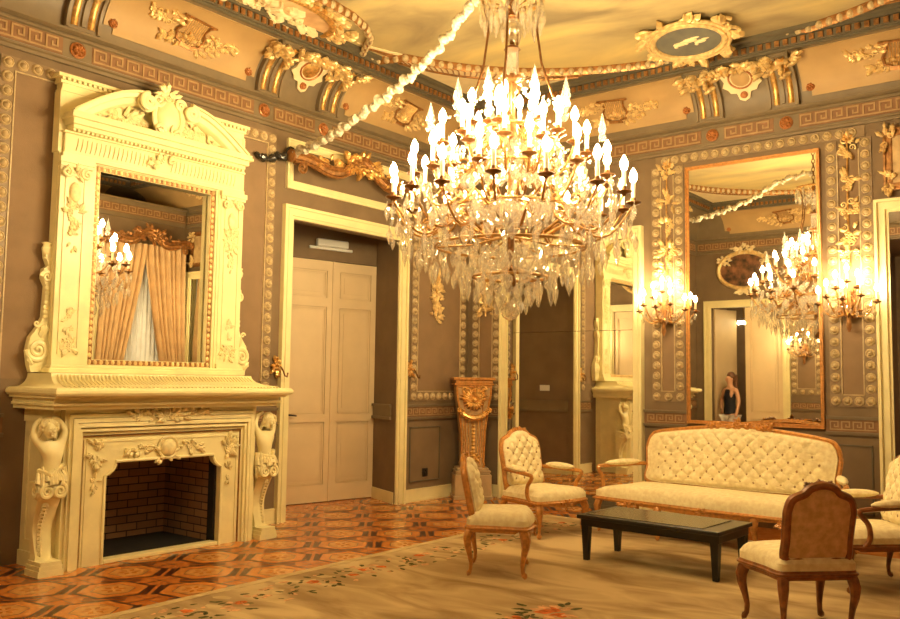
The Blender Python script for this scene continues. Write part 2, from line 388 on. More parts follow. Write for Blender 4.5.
def wall_frames():      # yields function local->world for the four walls and their length
    yield (lambda u, d, z: (d, -D+u, z)), D
    yield (lambda u, d, z: (u, -d, z)), W
    yield (lambda u, d, z: (W-d, -u, z)), D
    yield (lambda u, d, z: (W-u, -D+d, z)), W
for fn, Ln in wall_frames():
    u = .7
    while u < Ln-.65:
        P8 = [fn(u+a, d, z) for z in (5.24, 5.30) for d in (.58, .605) for a in (0, .05)]
        mb.m = 1; mb.add(P8, [(0, 2, 3, 1), (4, 5, 7, 6), (0, 1, 5, 4), (2, 6, 7, 3), (0, 4, 6, 2), (1, 3, 7, 5)]); mb.m = 0
        u += .09
struct('trim_1', mb, ['trimdark', 'bronze'])
mb = MB(); ring(mb, [(0, 4.40), (.03, 4.40), (.03, 4.43), (.05, 4.44), (.05, 4.455), (.03, 4.465), (.03, 4.635), (.05, 4.645), (.05, 4.665), (.035, 4.68), (.085, 4.70), (.085, 4.72), (.06, 4.73)])
struct('trim_2', mb, 'trim')
def meander(mb, fn, u0, u1, z0, h, d, dep=.008, unit=None):
    unit = unit or h*1.25; n = max(1, round((u1-u0)/unit)); un = (u1-u0)/n; t = h*.13
    def bar(a, b, c, e):
        P8 = [fn(u, dd, z) for z in (c, e) for dd in (d, d+dep) for u in (a, b)]
        mb.add(P8, [(0, 2, 3, 1), (4, 5, 7, 6), (0, 1, 5, 4), (2, 6, 7, 3), (0, 4, 6, 2), (1, 3, 7, 5)])
    for k in range(n):
        a = u0+k*un; X = lambda q: a+q*un
        bar(X(0), X(1), z0, z0+t)
        bar(X(0), X(0)+t, z0+t, z0+h); bar(X(0)+t, X(.78), z0+h-t, z0+h); bar(X(.78)-t, X(.78), z0+.30*h, z0+h-t)
        bar(X(.36), X(.78)-t, z0+.30*h, z0+.30*h+t); bar(X(.36), X(.36)+t, z0+.30*h+t, z0+.66*h)
ROS_L = [-6.90, -6.0, -3.84, -2.945]; ROS_B = [3.65, 4.51]
fL = lambda u, d, z: (d, u, z)
fB = lambda u, d, z: (u, -d, z)
fF = lambda u, d, z: (u, -D+d, z)
fR = lambda u, d, z: (BX-d, u, z)
mb = MB()
for fn, segs in ((fL, ((-8.2, -7.05), (-6.76, -6.14), (-5.86, -3.98), (-3.70, -3.08), (-2.80, -.06))), (fB, ((.06, 3.51), (3.79, 4.37), (4.65, 8.08))), (fF, ((.06, 8.0),)), (fR, ((-2.5, -.1),))):
    for a, b in segs:
        mb.m = 1
        P8 = [fn(u, dd, z) for z in (4.47, 4.63) for dd in (.028, .033) for u in (a, b)]
        mb.add(P8, [(0, 2, 3, 1), (4, 5, 7, 6), (0, 1, 5, 4), (2, 6, 7, 3), (0, 4, 6, 2), (1, 3, 7, 5)])
        mb.m = 0; meander(mb, fn, a+.01, b-.01, 4.485, .13, .032, .010, .165)
struct('trim_3', mb, ['keygold', 'keyred'])
mb = MB()
for z0, z1, d in ((4.40, 4.47, .03), (4.63, 4.70, .05), (4.70, 4.73, .085)): mb.box(BX-d, BX, -2.6, -.09, z0, z1)
struct('trim_11', mb, 'trim')
# dado band, lower mouldings, baseboards along runs of wall
RUN = [(fL, -8.25, -6.48), (fL, -4.02, -3.51), (fL, -1.37, -.005), (fB, .005, .60), (fB, 2.74, 3.30), (fB, 4.86, 5.40), (fR, -2.55, -2.1), (fF, 2.0, 3.15)]
mbd, mbb, mbk = MB(), MB(), MB()
def wbox(mb, fn, a, b, d0, d1, z0, z1):
    P8 = [fn(u, dd, z) for z in (z0, z1) for dd in (d0, d1) for u in (a, b)]
    mb.add(P8, [(0, 2, 3, 1), (4, 5, 7, 6), (0, 1, 5, 4), (2, 6, 7, 3), (0, 4, 6, 2), (1, 3, 7, 5)])
for fn, a, b in RUN:
    wbox(mbd, fn, a, b, 0, .035, 1.07, 1.09); wbox(mbd, fn, a, b, 0, .045, 1.09, 1.105); wbox(mbd, fn, a, b, 0, .03, 1.235, 1.255); wbox(mbd, fn, a, b, 0, .04, 1.255, 1.268)
    mbk.m = 1; wbox(mbk, fn, a, b, 0, .012, 1.105, 1.235); mbk.m = 0
    meander(mbk, fn, a+.04, b-.04, 1.122, .095, .011, .008, .13)
    wbox(mbb, fn, a, b, 0, .022, 0, .15); wbox(mbb, fn, a, b, 0, .03, 0, .03); wbox(mbb, fn, a, b, 0, .028, .15, .165)
mbb.prism([(-.02, -1.505), (-.635, -1.24), (-.645, -1.265), (-.02, -1.535)], 0, .15, 'xy')
mbb.prism([(-.02, -3.355), (-1.03, -3.18), (-1.03, -3.205), (-.02, -3.385)], 0, .15, 'xy')
struct('trim_4', mbd, 'trim'); struct('trim_5', mbk, ['keygold', 'keyred']); struct('baseboard_left', mbb, 'cream')
mb = MB()       # dado band carried into the vestibule
def vrun(p, q, nx, ny, z0, z1, dep):
    mb.prism([(p[0], p[1]), (q[0], q[1]), (q[0]+nx*dep, q[1]+ny*dep), (p[0]+nx*dep, p[1]+ny*dep)], z0, z1, 'xy')
for z0, z1, dp in ((1.07, 1.105, .03), (1.105, 1.235, .01), (1.235, 1.268, .03)):
    vrun((-.1, -1.50), (-.64, -1.265), -.4, -.92, z0, z1, dp); vrun((-.1, -3.36), (-1.02, -3.2), .17, .98, z0, z1, dp)
struct('trim_6', mb, 'trim')
# dado fields under the band
mb = MB()
for fn, a, b in ((fL, -1.25, -.62), (fL, -7.6, -6.6), (fB, 4.98, 5.32), (fB, 2.86, 3.3)):
    for z0, z1 in ((.25, .265), (.955, .97)): wbox(mb, fn, a, b, 0, .014, z0, z1)
    for u in (a, b-.015): wbox(mb, fn, u, u+.015, 0, .014, .25, .97)
struct('trim_7', mb, 'trimdark')
# ---- double door in the vestibule
def leaf_door(mb, Lw, H, panels, th=.045, st=.10):
    mb.box(0, Lw, 0, th*.55, 0, H)
    zs = [0]+[z for p in panels for z in p]+[H]
    mb.box(0, st, -th*.45, 0, 0, H); mb.box(Lw-st, Lw, -th*.45, 0, 0, H)
    for a, b in zip(zs[0::2], zs[1::2]): mb.box(st, Lw-st, -th*.45, 0, a, b)
    for a, b in panels:
        g = .035
        for q, y in ((.012, -.012), (.03, -.006)):
            mb.box(st+q, st+q+.014, y, 0, a+q, b-q); mb.box(Lw-st-q-.014, Lw-st-q, y, 0, a+q, b-q)
            mb.box(st+q, Lw-st-q, y, 0, a+q, a+q+.014); mb.box(st+q, Lw-st-q, y, 0, b-q-.014, b-q)
        mb.box(st+.075, Lw-st-.075, -.008, 0, a+.075, b-.075)
dx, dy = -.43, -2.04; dl = math.hypot(dx, dy); drot = math.atan2(-dy, -dx)   # local X runs from the far (left) jamb to the right jamb
d1 = thing('door_1', 'cream panelled double door at the back of a deep doorway beside the fireplace', 'door', (-1.08, -3.24, 0), drot)
d1['kind'] = 'structure'
PAN = [(.22, 1.02), (1.12, 2.52), (2.64, 3.0)]
split = dl-.73
mb = MB(); leaf_door(mb, split-.004, 3.13, PAN); lf = mb.build('leaf', 'creamshade', d1, False, (0, 0, .01))
mb = MB(); leaf_door(mb, .73-.03, 3.13, PAN); mb.build('leaf', 'creamshade', d1, False, (split+.004, 0.02, .01))
mb = MB(); mb.box(split-.03, split-.004, -.035, -.02, .01, 3.14); mb.build('astragal', 'creamshade', d1, False)
mb = MB(); mb.bbox(.655, .70, -.035, -.02, .98, 1.22, .004); mb.tube([(.68, -.03, 1.13), (.68, -.085, 1.13), (.76, -.09, 1.125), (.80, -.085, 1.12)], .011, 8)
mb.build('handle', 'black', lf, True, (0, 0, -.01))
# door frames: stepped moulding on three sides (local frame, origin on the floor at the opening's middle)
def frame_mb(x0, x1, zt, wd, dp, bottom=None, zb=0):
    mb = MB()
    for a, b, d in ((0, .22, dp), (.22, .42, dp*.62), (.42, .78, dp*.75), (.78, 1, dp*.45)):
        a *= wd; b *= wd
        for s0, s1, t0, t1 in ((x0+a, x0+b, zb+(a if bottom else 0), zt-a), (x1-b, x1-a, zb+(a if bottom else 0), zt-a), ):
            mb.box(s0, s1, -d, 0, t0, t1)
        mb.box(x0+b, x1-b, -d, 0, zt-b, zt-a)
        if bottom: mb.box(x0+b, x1-b, -d, 0, zb+a, zb+b)
    return mb
struct('trim_8', frame_mb(-1.0675, 1.0675, 3.56, .15, .06), 'cream', (0, -2.4375, 0), RL)
struct('trim_9', frame_mb(-1.08, 1.08, 4.33, .10, .035, True, 3.75), 'cream', (0, -2.39, 0), RL)
# far wall doorway (seen only in the mirror)
struct('trim_10', frame_mb(-.90, .90, 3.37, .15, .06), 'cream', (1.09, -D, 0), RF)
mb = MB(); leaf_door(mb, .78, 3.2, [(.2, .85), (1.0, 3.05)]); d2 = struct('door_2', mb, 'creamshade', (1.85, -D-.03, .01), RF)
mb = MB(); leaf_door(mb, .70, 3.2, [(.2, .85), (1.0, 3.05)]); struct('door_3', mb, 'creamshade', (.36, -D-.125, .01), RF+PI-1.25)
# copper coloured column in the corridor behind
mb = MB(); mb.lathe([(.17, 0), (.17, .12), (.13, .18), (.12, 2.6), (.16, 2.75), (.16, 2.85)], n=20)
tag(mb.build('column', 'bronze', None, True, (.88, -9.75, 0)), 'dark copper column glimpsed through the open doorway in the mirror', 'column')
# right wall window (seen only in the overmantel mirror)
WY = -1.03
wn = thing('window_1', 'tall window behind parted curtains', 'window', (BX-GAP, WY, 0), RR); wn['kind'] = 'structure'
frame_mb(-.85, .85, 3.9, .12, .05, True, .3).build('window_frame', 'cream', wn, False)
mb = MB(); mb.box(-.73, .73, -.012, -.006, .42, 3.78); mb.build('pane', 'glassdark', wn, False)
# ================================================================== PLASTERWORK

WALLS = {'L': (RL, lambda u: (GAP, u, 0)), 'B': (RB, lambda u: (u, -GAP, 0)), 'R': (RR, lambda u: (BX-GAP, u, 0)), 'F': (RF, lambda u: (u, -D+GAP, 0)), 'RW': (RR, lambda u: (W-GAP, u, 0))}
def at(wall, u): return WALLS[wall][1](u)
WN = {'L': 'left', 'B': 'far right', 'R': 'window', 'F': 'doorway'}
# frieze rosettes
mb = MB(); mb.lathe([(.075, 0), (.075, .012), (.062, .02), (.055, .012)], n=18, ax='y')
mb.flower(0, 0, .058, -.012, 8)
ros = mb.build('frieze_rosette', 'red')
first = True
RL_LAB = {('L', -6.90): 'left frieze, off toward the camera', ('L', -6.0): 'rosette on the left frieze above the left end of the overmantel', ('L', -3.84): 'rosette on the left frieze just right of the overmantel pediment', ('L', -2.945): 'rosette on the left frieze above the gilt pelmet',
          ('B', 3.65): 'rosette on the far frieze above the left part of the big mirror', ('B', 4.51): 'rosette on the far frieze above the right part of the big mirror'}
SPOTS = [('L', u) for u in ROS_L[1:]]+[('B', u) for u in ROS_B]
for wl, u in SPOTS:
    o = ros if first else copy_obj(ros); first = False
    x, y, z = at(wl, u); dd = .03
    o.location = (x+(dd if wl == 'L' else 0), y-(dd if wl == 'B' else 0), 4.55); o.rotation_euler = (0, 0, WALLS[wl][0])
    tag(o, 'red and gold '+RL_LAB[(wl, u)], 'rosette', 'rosettes along the greek key frieze')
# cove brackets: taupe rib with two gilt strips and acanthus head
def cove_strip(mb, u0, u1, t0, t1, off0, off1, n=10):
    rs = []
    for k in range(n+1):
        t = t0+(t1-t0)*k/n
        a, b = cove_dz(t, off0), cove_dz(t, off1)
        rs.append([(u0, -a[0], a[1]), (u0, -b[0], b[1]), (u1, -b[0], b[1]), (u1, -a[0], a[1])])
    mb.rings(rs)
BR_LAB = {('L', -6.0): 'gilt ribbed cove bracket at the top left corner of the picture', ('L', -3.84): 'gilt ribbed cove bracket between the lyre panel and the shield on the left',
          ('L', -2.945): 'gilt ribbed cove bracket right of the shield on the left, behind the garland', ('B', 3.65): 'gilt ribbed cove bracket left of the shield above the big mirror', ('B', 4.51): 'gilt ribbed cove bracket right of the shield above the big mirror'}
proto = None
for wl, u in SPOTS:
    if proto is None:
        o = thing('cove_bracket', '', 'bracket'); proto = o
        mb = MB(); cove_strip(mb, -.155, .155, 0, .98, -.005, .035); cove_strip(mb, -.165, -.135, 0, .98, 0, .06); cove_strip(mb, .135, .165, 0, .98, 0, .06); cove_strip(mb, -.02, .02, .05, .95, 0, .06)
        mb.build('rib', 'trim', o)
        for s in (-1, 1):
            mb = MB()
            rs = []
            for k in range(13):
                t = .04+.9*k/12; rr = []
                for q in range(7):
                    a = PI*q/6; dz = cove_dz(t, .03+.03*math.sin(a)); rr.append((s*.08-.04*math.cos(a)*.9, -dz[0], dz[1]))
                rs.append(rr)
            mb.rings(rs, closed_u=False); mb.build('gilt_flute', 'gold', o)
        mb = MB(); R = random.Random(3)
        for k in range(34):
            t = R.uniform(.55, .97); x = R.uniform(-.2, .2); d, z = cove_dz(t, .05)
            mb.leaf(x, z, R.uniform(PI*.9, PI*2.1) if R.random() < .7 else R.uniform(0, PI), R.uniform(.07, .14), R.uniform(.04, .07), -d-.02, .6, .35)
        mb.build('acanthus', 'goldlite', o)
    else: o = copy_tree(proto)
    o.location = at(wl, u); o.rotation_euler = (0, 0, WALLS[wl][0]); tag(o, BR_LAB[(wl, u)], 'bracket', 'cove brackets')
def cove_wrap(mb):           # bend a flat relief (x, -lift, z about mid cove) onto the cove
    out = []
    for x, y, z in mb.v:
        d, zz = cove_dz(min(1.1, max(-.1, .5+z/.74)), .012-y); out.append((x, -d, zz))
    mb.v = out; return mb
# painted cove panels with lyre relief
def cove_panel(wl, u0, u1, lab, lyre_lab, lyre_u=None):
    o = thing('cove_panel', lab, 'panel', at(wl, (u0+u1)/2), WALLS[wl][0], 'painted cove panels'); h = (u1-u0)/2
    mb = MB(); cove_strip(mb, -h+.10, h-.10, .10, .19, .003, .013, 3); cove_strip(mb, -h, h, .19, .94, .003, .013, 12); mb.build('field', 'peach', o)
    mb = MB()
    for s in (-1, 1):
        d, z = cove_dz(.24, .012); mb.flower(s*(h-.09), z, .045, -d-.004, 6)
        mb.lathe([(.05, 0), (.045, .012), (.03, .008)], (s*(h-.09), -d, z), 10, 'y')
    mb.build('corner_rosette', 'red', o)
    l = thing('lyre_relief', lyre_lab, 'relief', at(wl, (u0+u1)/2 if lyre_u is None else lyre_u), WALLS[wl][0], 'lyre reliefs on the cove')
    A = Matrix.Scale(1.25, 4)
    mb = MB(); mb.T = A @ Matrix.Rotation(.12, 4, 'Y')
    for s in (-1, 1):
        mb.tube([(s*x, -.02, z) for x, z in ((.05, -.12), (.11, -.10), (.13, -.03), (.10, .04), (.11, .10), (.15, .13))], lambda t: .014-.004*t, 6)
    mb.tube([(-.16, -.02, .13), (.16, -.02, .13)], .012, 6); mb.box(-.07, .07, -.035, 0, -.15, -.115)
    cove_wrap(mb).build('lyre_frame', 'bronze', l)
    mb = MB(); mb.T = A @ Matrix.Rotation(.12, 4, 'Y')
    for k in range(9): mb.tube([(-.075+k*.01875, -.015, -.11), (-.085+k*.021, -.015, .13)], .0035, 4)
    cove_wrap(mb).build('string', 'gold', l)
    mb = MB(); mb.T = A
    mb.cluster(0, -.10, .27, .05, 50, .06, -.005, 11); mb.cluster(.28, -.02, .17, .04, 18, .06, -.005, 5); mb.cluster(-.26, .07, .15, .06, 24, .06, -.005, 6)
    cove_wrap(mb).build('foliage', 'goldlite', l)
cove_panel('L', -5.80, -4.04, 'wide peach cove panel above the overmantel mirror', 'gilt lyre and foliage relief above the overmantel mirror')
cove_panel('L', -2.745, -.62, 'peach cove panel on the left wall partly behind the garland', 'lyre and foliage relief behind the white garland near the corner')
cove_panel('B', .62, 3.45, 'peach cove panel between the room corner and the shield over the big mirror', 'foliage relief on the far cove just right of the chandelier candles', 2.45)
cove_panel('B', 4.71, 7.6, 'peach cove panel at the upper right edge of the picture', 'gilt foliage relief at the upper right edge of the picture', 5.72)
cove_panel('F', .7, 3.3, 'peach cove panel over the doorway, seen in the big mirror', 'lyre relief over the doorway, seen in the big mirror', 2.0)
cove_panel('RW', -3.4, -.9, 'peach cove panel over the window wall, seen in the overmantel mirror', 'lyre relief over the window wall, seen in the overmantel mirror')
# shields in the narrow bays
def shield(wl, u, lab, bigmat):
    o = thing('cove_shield', lab, 'shield', at(wl, u), WALLS[wl][0], 'shields on the cove')
    A = Matrix.Translation((0, 0, .02)) @ Matrix.Scale(1.15, 4)
    mb = MB(); mb.T = A
    pts = [(-.20, .19), (-.17, .04), (-.20, -.02), (-.15, -.06), (-.13, -.10), (-.07, -.11), (-.05, -.18), (0, -.205), (.05, -.18), (.07, -.11), (.13, -.10), (.15, -.06), (.20, -.02), (.17, .04), (.20, .19)]
    mb.rings([[(x*q, y, .0+z*q) for x, z in pts] for q, y in ((1, 0), (1, -.022), (.8, -.022), (.5, -.022), (.2, -.022))]); cove_wrap(mb).build('plate', 'creampan', o)
    mb = MB(); mb.T = A
    rs = []
    for k in range(6):
        q = 1-k/5.01; rs.append([(.095*q*math.cos(a*PI/10), -.022-.03*(1-q*q), .06+.10*q*math.sin(a*PI/10)) for a in range(20)])
    mb.rings(rs); cove_wrap(mb).build('boss', bigmat, o)
    mb = MB(); mb.T = A
    mb.tube([(.115*math.cos(a*PI/12), -.028, .06+.12*math.sin(a*PI/12)) for a in range(24)], .010, 6, True)
    mb.lathe([(.04, 0), (.036, .02), (.02, .014), (.018, .02)], (0, -.02, -.135), 12, 'y'); cove_wrap(mb).build('rim', 'red', o)
    mb = MB(); R = random.Random(5)
    for k in range(40):
        x = R.uniform(-.32, .32); t = .96-.16*abs(1-abs(x)/.32)*R.random(); dd, zz = cove_dz(t, .03)
        mb.leaf(x, zz, R.uniform(PI, 2*PI), R.uniform(.06, .12), .05, -dd-.01, .6, .35)
    mb.build('garland_swag', 'goldlite', o)
shield('L', -6.45, 'cream shield cut off by the top left corner of the picture', 'gold')
shield('L', -3.39, 'cream shield with copper boss on the left cove', 'gold')
shield('B', 4.08, 'cream shield with pale boss on the cove above the big mirror', 'peach')
# beaded wall panels
def beads(mb, pts, r):
    for x, z in pts:
        mb.lathe([(r, 0), (r*.98, .012), (r*.80, .022), (r*.62, .016), (r*.5, .03), (r*.25, .042), (.001, .045)], (x, -.008, z), 9, 'y')
def line_pts(a, b, step):
    L = math.dist(a, b); n = max(1, round(L/step)); return [(a[0]+(b[0]-a[0])*k/n, a[1]+(b[1]-a[1])*k/n) for k in range(n+1)]
def bead_panel(wl, x0, x1, z0, z1, lab, sides='lrtb', r=.052, step=.125, group='beaded wall panels'):
    uc = (x0+x1)/2; flip = 1
    o = thing('beaded_panel', lab, 'wall panel', at(wl, uc), WALLS[wl][0], group); h = (x1-x0)/2
    pts = []
    if 'l' in sides: pts += line_pts((-h, z0), (-h, z1), step)
    if 'r' in sides: pts += line_pts((h, z0), (h, z1), step)
    if 't' in sides: pts += line_pts((-h, z1), (h, z1), step)[1:-1]
    if 'b' in sides: pts += line_pts((-h, z0), (h, z0), step)[1:-1]
    mb = MB(); beads(mb, pts, r); mb.build('beading', 'bead', o)
    mb = MB(); e = r+.008
    if 'l' in sides: mb.box(-h-e, -h+e, -.012, 0, z0-e, z1+e)
    if 'r' in sides: mb.box(h-e, h+e, -.012, 0, z0-e, z1+e)
    if 't' in sides: mb.box(-h, h, -.011, 0, z1-e, z1+e)
    if 'b' in sides: mb.box(-h, h, -.011, 0, z0-e, z0+e)
    mb.build('backing', 'beadbase', o)
    if 'l' in sides and 'r' in sides:
        mb = MB(); g = h-e
        for a, b in ((-g, -g+.012), (g-.012, g)): mb.box(a, b, -.02, 0, z0+e, z1-e)
        if 'b' in sides: mb.box(-g, g, -.02, 0, z0+e, z0+e+.012)
        if 't' in sides: mb.box(-g, g, -.02, 0, z1-e-.012, z1-e)
        mb.build('fillet', 'bead', o)
        mb = MB(); mb.box(-g+.012, g-.012, -.004, 0, z0+e, z1-e); mb.build('field', 'wallpan', o)
    return o
bead_panel('L', -6.60, -3.69, 1.50, 4.27, 'beaded panel frame surrounding the white overmantel mirror', 'lrt')
bead_panel('L', -1.20, -.14, 1.375, 4.25, 'tall beaded panel between the doorway and the corner pedestal', 'lrtb')
bead_panel('B', .14, .50, 1.375, 4.25, 'narrow beaded panel behind the corner pedestal, left of the mirrored door', 'lrtb')
bead_panel('B', 2.91, 3.21, 1.43, 4.20, 'narrow beaded panel behind the wall light left of the big mirror', 'lrb')
bead_panel('B', 4.97, 5.32, 1.43, 4.20, 'narrow beaded panel behind the wall light right of the big mirror', 'lrb')
o = bead_panel('B', 2.91, 5.32, 4.0, 4.33, 'row of beads running above the big mirror', 't')
bead_panel('F', 2.06, 2.55, 1.45, 4.2, 'beaded panel right of the doorway, seen in the big mirror', 'lrtb', step=.14)
bead_panel('R', -2.45, -2.15, 1.45, 4.2, 'beaded panel beside the curtained window, seen in the overmantel mirror', 'lrtb', step=.14)
# gilt drops hanging in the narrow panels
def drop(wl, u, z0, z1, lab, seed):
    o = thing('gilt_trophy', lab, 'ornament', at(wl, u), WALLS[wl][0], 'gilt hanging trophies'); o.location += Matrix.Rotation(WALLS[wl][0], 3, 'Z') @ Vector((0, -.006, 0))
    mb = MB(); R = random.Random(seed)
    mb.flower(0, z1, .06, -.01); mb.tube([(0, -.012, z1), (.015*math.sin(4), -.012, (z0+z1)/2), (0, -.012, z0)], .010, 6)
    mb.build('ribbon', 'gold', o)
    mb = MB()
    for k, (f, n, s) in enumerate(((.93, 14, .085), (.68, 12, .09), (.46, 12, .085), (.25, 16, .09), (.08, 10, .08))):
        mb.cluster(0, z0+(z1-z0)*f, .085, .10, n, s, -.012, seed*7+k)
    mb.build('foliage', 'goldlite', o)
drop('B', 3.06, 2.85, 4.28, 'gilt ribbon trophy above the wall light left of the big mirror', 2)
drop('B', 5.145, 2.85, 4.28, 'gilt ribbon trophy above the wall light right of the big mirror', 3)
drop('B', .32, 2.5, 3.2, 'gilt ornament in the narrow panel above the corner pedestal', 4)
drop('L', -.75, 2.42, 3.0, 'small gilt ornament in the tall panel beneath the chandelier crystals', 6)
# ceiling border of beads (an oval with a lobe on the left for the medallion) and lattice strip
EC = (4.07, -4.15)
def border_pt(a):
    x = EC[0]+3.45*math.copysign(abs(math.cos(a))**.92, math.cos(a)); y = EC[1]+3.62*math.copysign(abs(math.sin(a))**.92, math.sin(a))
    return x, y
bp = []
for k in range(360):
    x, y = border_pt(2*PI*k/360); 
    bp.append((x, y))
LOBE = [(.60, -2.62), (.55, -2.85), (.75, -3.0), (.98, -3.15), (1.15, -3.4), (1.25, -3.7), (1.30, -4.1), (1.28, -4.5), (1.18, -4.9), (.95, -5.25), (.62, -5.42), (.60, -5.65)]
bp = [p for p in bp if not (p[0] < 1.6 and -5.75 < p[1] < -2.52)]
k0 = max(range(len(bp)), key=lambda k: (bp[k][0]-bp[k-1][0])**2+(bp[k][1]-bp[k-1][1])**2)
bp = bp[k0:]+bp[:k0]                    # starts below the gap, ends above it
path = bp+(LOBE if bp[-1][1] > -4 else LOBE[::-1])
def resample(P, step, closed=True):
    out = []; acc = 0; n = len(P)
    for i in range(n if closed else n-1):
        a, b = P[i], P[(i+1) % n]; L = math.dist(a, b)
        while acc < L: out.append((a[0]+(b[0]-a[0])*acc/L, a[1]+(b[1]-a[1])*acc/L)); acc += step
        acc -= L
    return out
o = thing('ceiling_border', 'oval border of beads round the painted sky on the ceiling', 'border', (0, 0, 0))
mb = MB(); mb.tube([(x, y, ZC-.015) for x, y in path], .075, 6, True, .35); mb.build('band', 'bronze', o)
mb = MB()
for x, y in resample(path, .115): mb.ball((x, y, ZC-.045), .045, 8, 5)
mb.build('beading', 'bead', o)
# cream corner fields with fretwork strips outside the oval
def outside(pts, inset): return [p for p in pts if inset < p[0] < W-inset and -D+inset < p[1] < -inset]
for sx, sy, nm in ((-1, 1, 'in the corner above the pedestal'), (1, 1, 'at the far right behind the oval medallion'), (-1, -1, 'at the left toward the camera'), (1, -1, 'over the right rear, seen in the mirror')):
    q = [(EC[0]+sx*abs(border_pt(a)[0]-EC[0]), EC[1]+sy*abs(border_pt(a)[1]-EC[1])) for a in [PI/2*k/24 for k in range(2, 23)]]
    cx, cy = (.66 if sx < 0 else W-.66), (-.66 if sy > 0 else -D+.66)
    q = [p for p in q if (p[0] > .7 if sx < 0 else p[0] < W-.7) and (p[1] < -.7 if sy > 0 else p[1] > -D+.7)]
    o = thing('ceiling_spandrel', 'cream ceiling spandrel with dark fretwork '+nm, 'ceiling spandrel', (cx, cy, ZC), 0, 'ceiling spandrels')
    P = [(0, 0)]+[(p[0]-cx, p[1]-cy) for p in q]
    mb = MB(); mb.prism(P, -.012, 0, 'xy'); mb.build('field', 'creampan', o, False)
    mb = MB()
    qq = [(p[0]-cx, p[1]-cy) for p in q]
    for sc_ in (.93, .70):
        ln = [(x*sc_, y*sc_) for x, y in qq]
        mb.tube([(x, y, -.02) for x, y in ln], .016, 5)
    for (x, y) in resample(qq, .10, False):
        mb.tube([(x*.93, y*.93, -.018), (x*.80+.04, y*.80, -.018), (x*.70, y*.70, -.018)], .010, 4)
    mb.build('fretwork', 'bronze', o)
# medallions on the ceiling
def medallion(name, lab, c, rx, ry, rotz, field, frame, seed, leaves, tilt=0, dz=0):
    o = thing(name, lab, 'medallion', (c[0], c[1], ZC-dz), rotz, 'ceiling medallions'); o.rotation_euler = (tilt, 0, rotz)
    mb = MB(); mb.prism([(rx*math.cos(a*PI/20), ry*math.sin(a*PI/20)) for a in range(40)], -.03, 0, 'xy'); mb.build('painting', field, o, False)
    mb = MB()
    for q, r in ((1.06, .035), (1.22, .022)): mb.tube([(q*rx*math.cos(a*PI/24), q*ry*math.sin(a*PI/24), -.035) for a in range(48)], r, 8, True)
    for a in range(40): mb.ball((1.14*rx*math.cos(a*PI/20), 1.14*ry*math.sin(a*PI/20), -.03), .022, 6, 4)
    mb.build('frame', frame, o)
    mb = MB(); mb.T = Matrix(((1, 0, 0, 0), (0, 0, 1, 0), (0, 1, 0, -.02), (0, 0, 0, 1)))
    R = random.Random(seed)
    for k in range(leaves):
        a = R.uniform(0, 2*PI); q = R.uniform(1.12, 1.34)
        x, y = q*rx*math.cos(a), q*ry*math.sin(a)
        mb.leaf(x, y, a+R.uniform(-1.2, 1.2), R.uniform(.09, .17), R.uniform(.05, .08), 0, .6, .35)
        if R.random() < .15: mb.flower(x, y, .07, 0)
        if R.random() < .15: mb.spiral(x, y, .10, 1.5, .02, 0, a, R.choice((-1, 1)))
    mb.build('foliage', 'goldlite', o)
    return o
med = medallion('ceiling_medallion', 'oval grey blue medallion with pale cherubs on the ceiling above the big mirror', (3.86, -1.22), .36, .29, .1, 'paint_blue', 'goldlite', 4, 26, -.22, .10)
mb = MB(); R = random.Random(9)
for dx_, dy_, s in ((-.10, .02, .05), (.02, -.02, .055), (.12, .03, .045)):
    mb.ball((dx_, dy_, -.035), s, 8, 5, (1.5, .6, .4)); mb.ball((dx_-.05, dy_+.04, -.035), s*.5, 8, 5, (1, 1, .5)); mb.ball((dx_+.06, dy_-.03, -.033), s*.5, 8, 5, (2, .5, .4))
mb.build('cherub', 'creampan', med)
med2 = medallion('ceiling_medallion', 'large gilt framed pink medallion cut by the top edge above the fireplace', (.68, -4.25), .36, .68, 0, 'paint_pink', 'gold', 8, 110)
mb = MB(); mb.T = Matrix(((1, 0, 0, 0), (0, 0, 1, 0), (0, 1, 0, -.03), (0, 0, 0, 1)))
mb.cluster(-.12, -.15, .28, .6, 70, .16, 0, 21); mb.build('relief_figures', 'creampan', med2)
# ================================================================== FIREPLACE
FY = -5.25
def three_sided(mb, x0, x1, zt, wd, y0, d):        # one moulding step running up, across, down
    mb.box(x0, x0+wd, y0-d, y0, 0, zt); mb.box(x1-wd, x1, y0-d, y0, 0, zt); mb.box(x0+wd, x1-wd, y0-d, y0, zt-wd, zt)
fp = thing('fireplace', 'carved ivory marble fireplace with brick firebox and two caryatids', 'fireplace', (0, FY, 0), RL)
mb = MB()
mb.box(-1.03, -.96, -.50, 0, 0, 1.32); mb.box(.96, 1.03, -.50, 0, 0, 1.32); mb.box(-.96, .96, -.50, -.40, 1.06, 1.32)
mb.box(-.96, -.62, -.50, -.02, 0, 1.06); mb.box(.62, .96, -.50, -.02, 0, 1.06); mb.box(-.62, .62, -.50, -.02, .93, 1.06)
for s in (-1, 1):
    for z0, z1 in ((0, .12), (1.20, 1.32)): mb.box(s*1.0-.05, s*1.0+.05, -.505, -.01, z0, z1)
    for y0, y1 in ((-.42, -.40), (-.10, -.08)): mb.box(s*1.03-.012, s*1.03+.012, y0, y1, .2, 1.1)
    for z0 in (.2, 1.08): mb.box(s*1.03-.012, s*1.03+.012, -.42, -.08, z0, z0+.02)
mb.build('body', 'ivory', fp)
mb = MB()        # slip with clipped corners round the opening
pts = [(-.80, 0), (-.595, 0), (-.595, .74), (-.56, .755), (-.52, .79), (-.50, .83), (-.50, .86), (.50, .86), (.50, .83), (.52, .79), (.56, .755), (.595, .74), (.595, 0), (.80, 0), (.80, 1.06), (-.80, 1.06)]
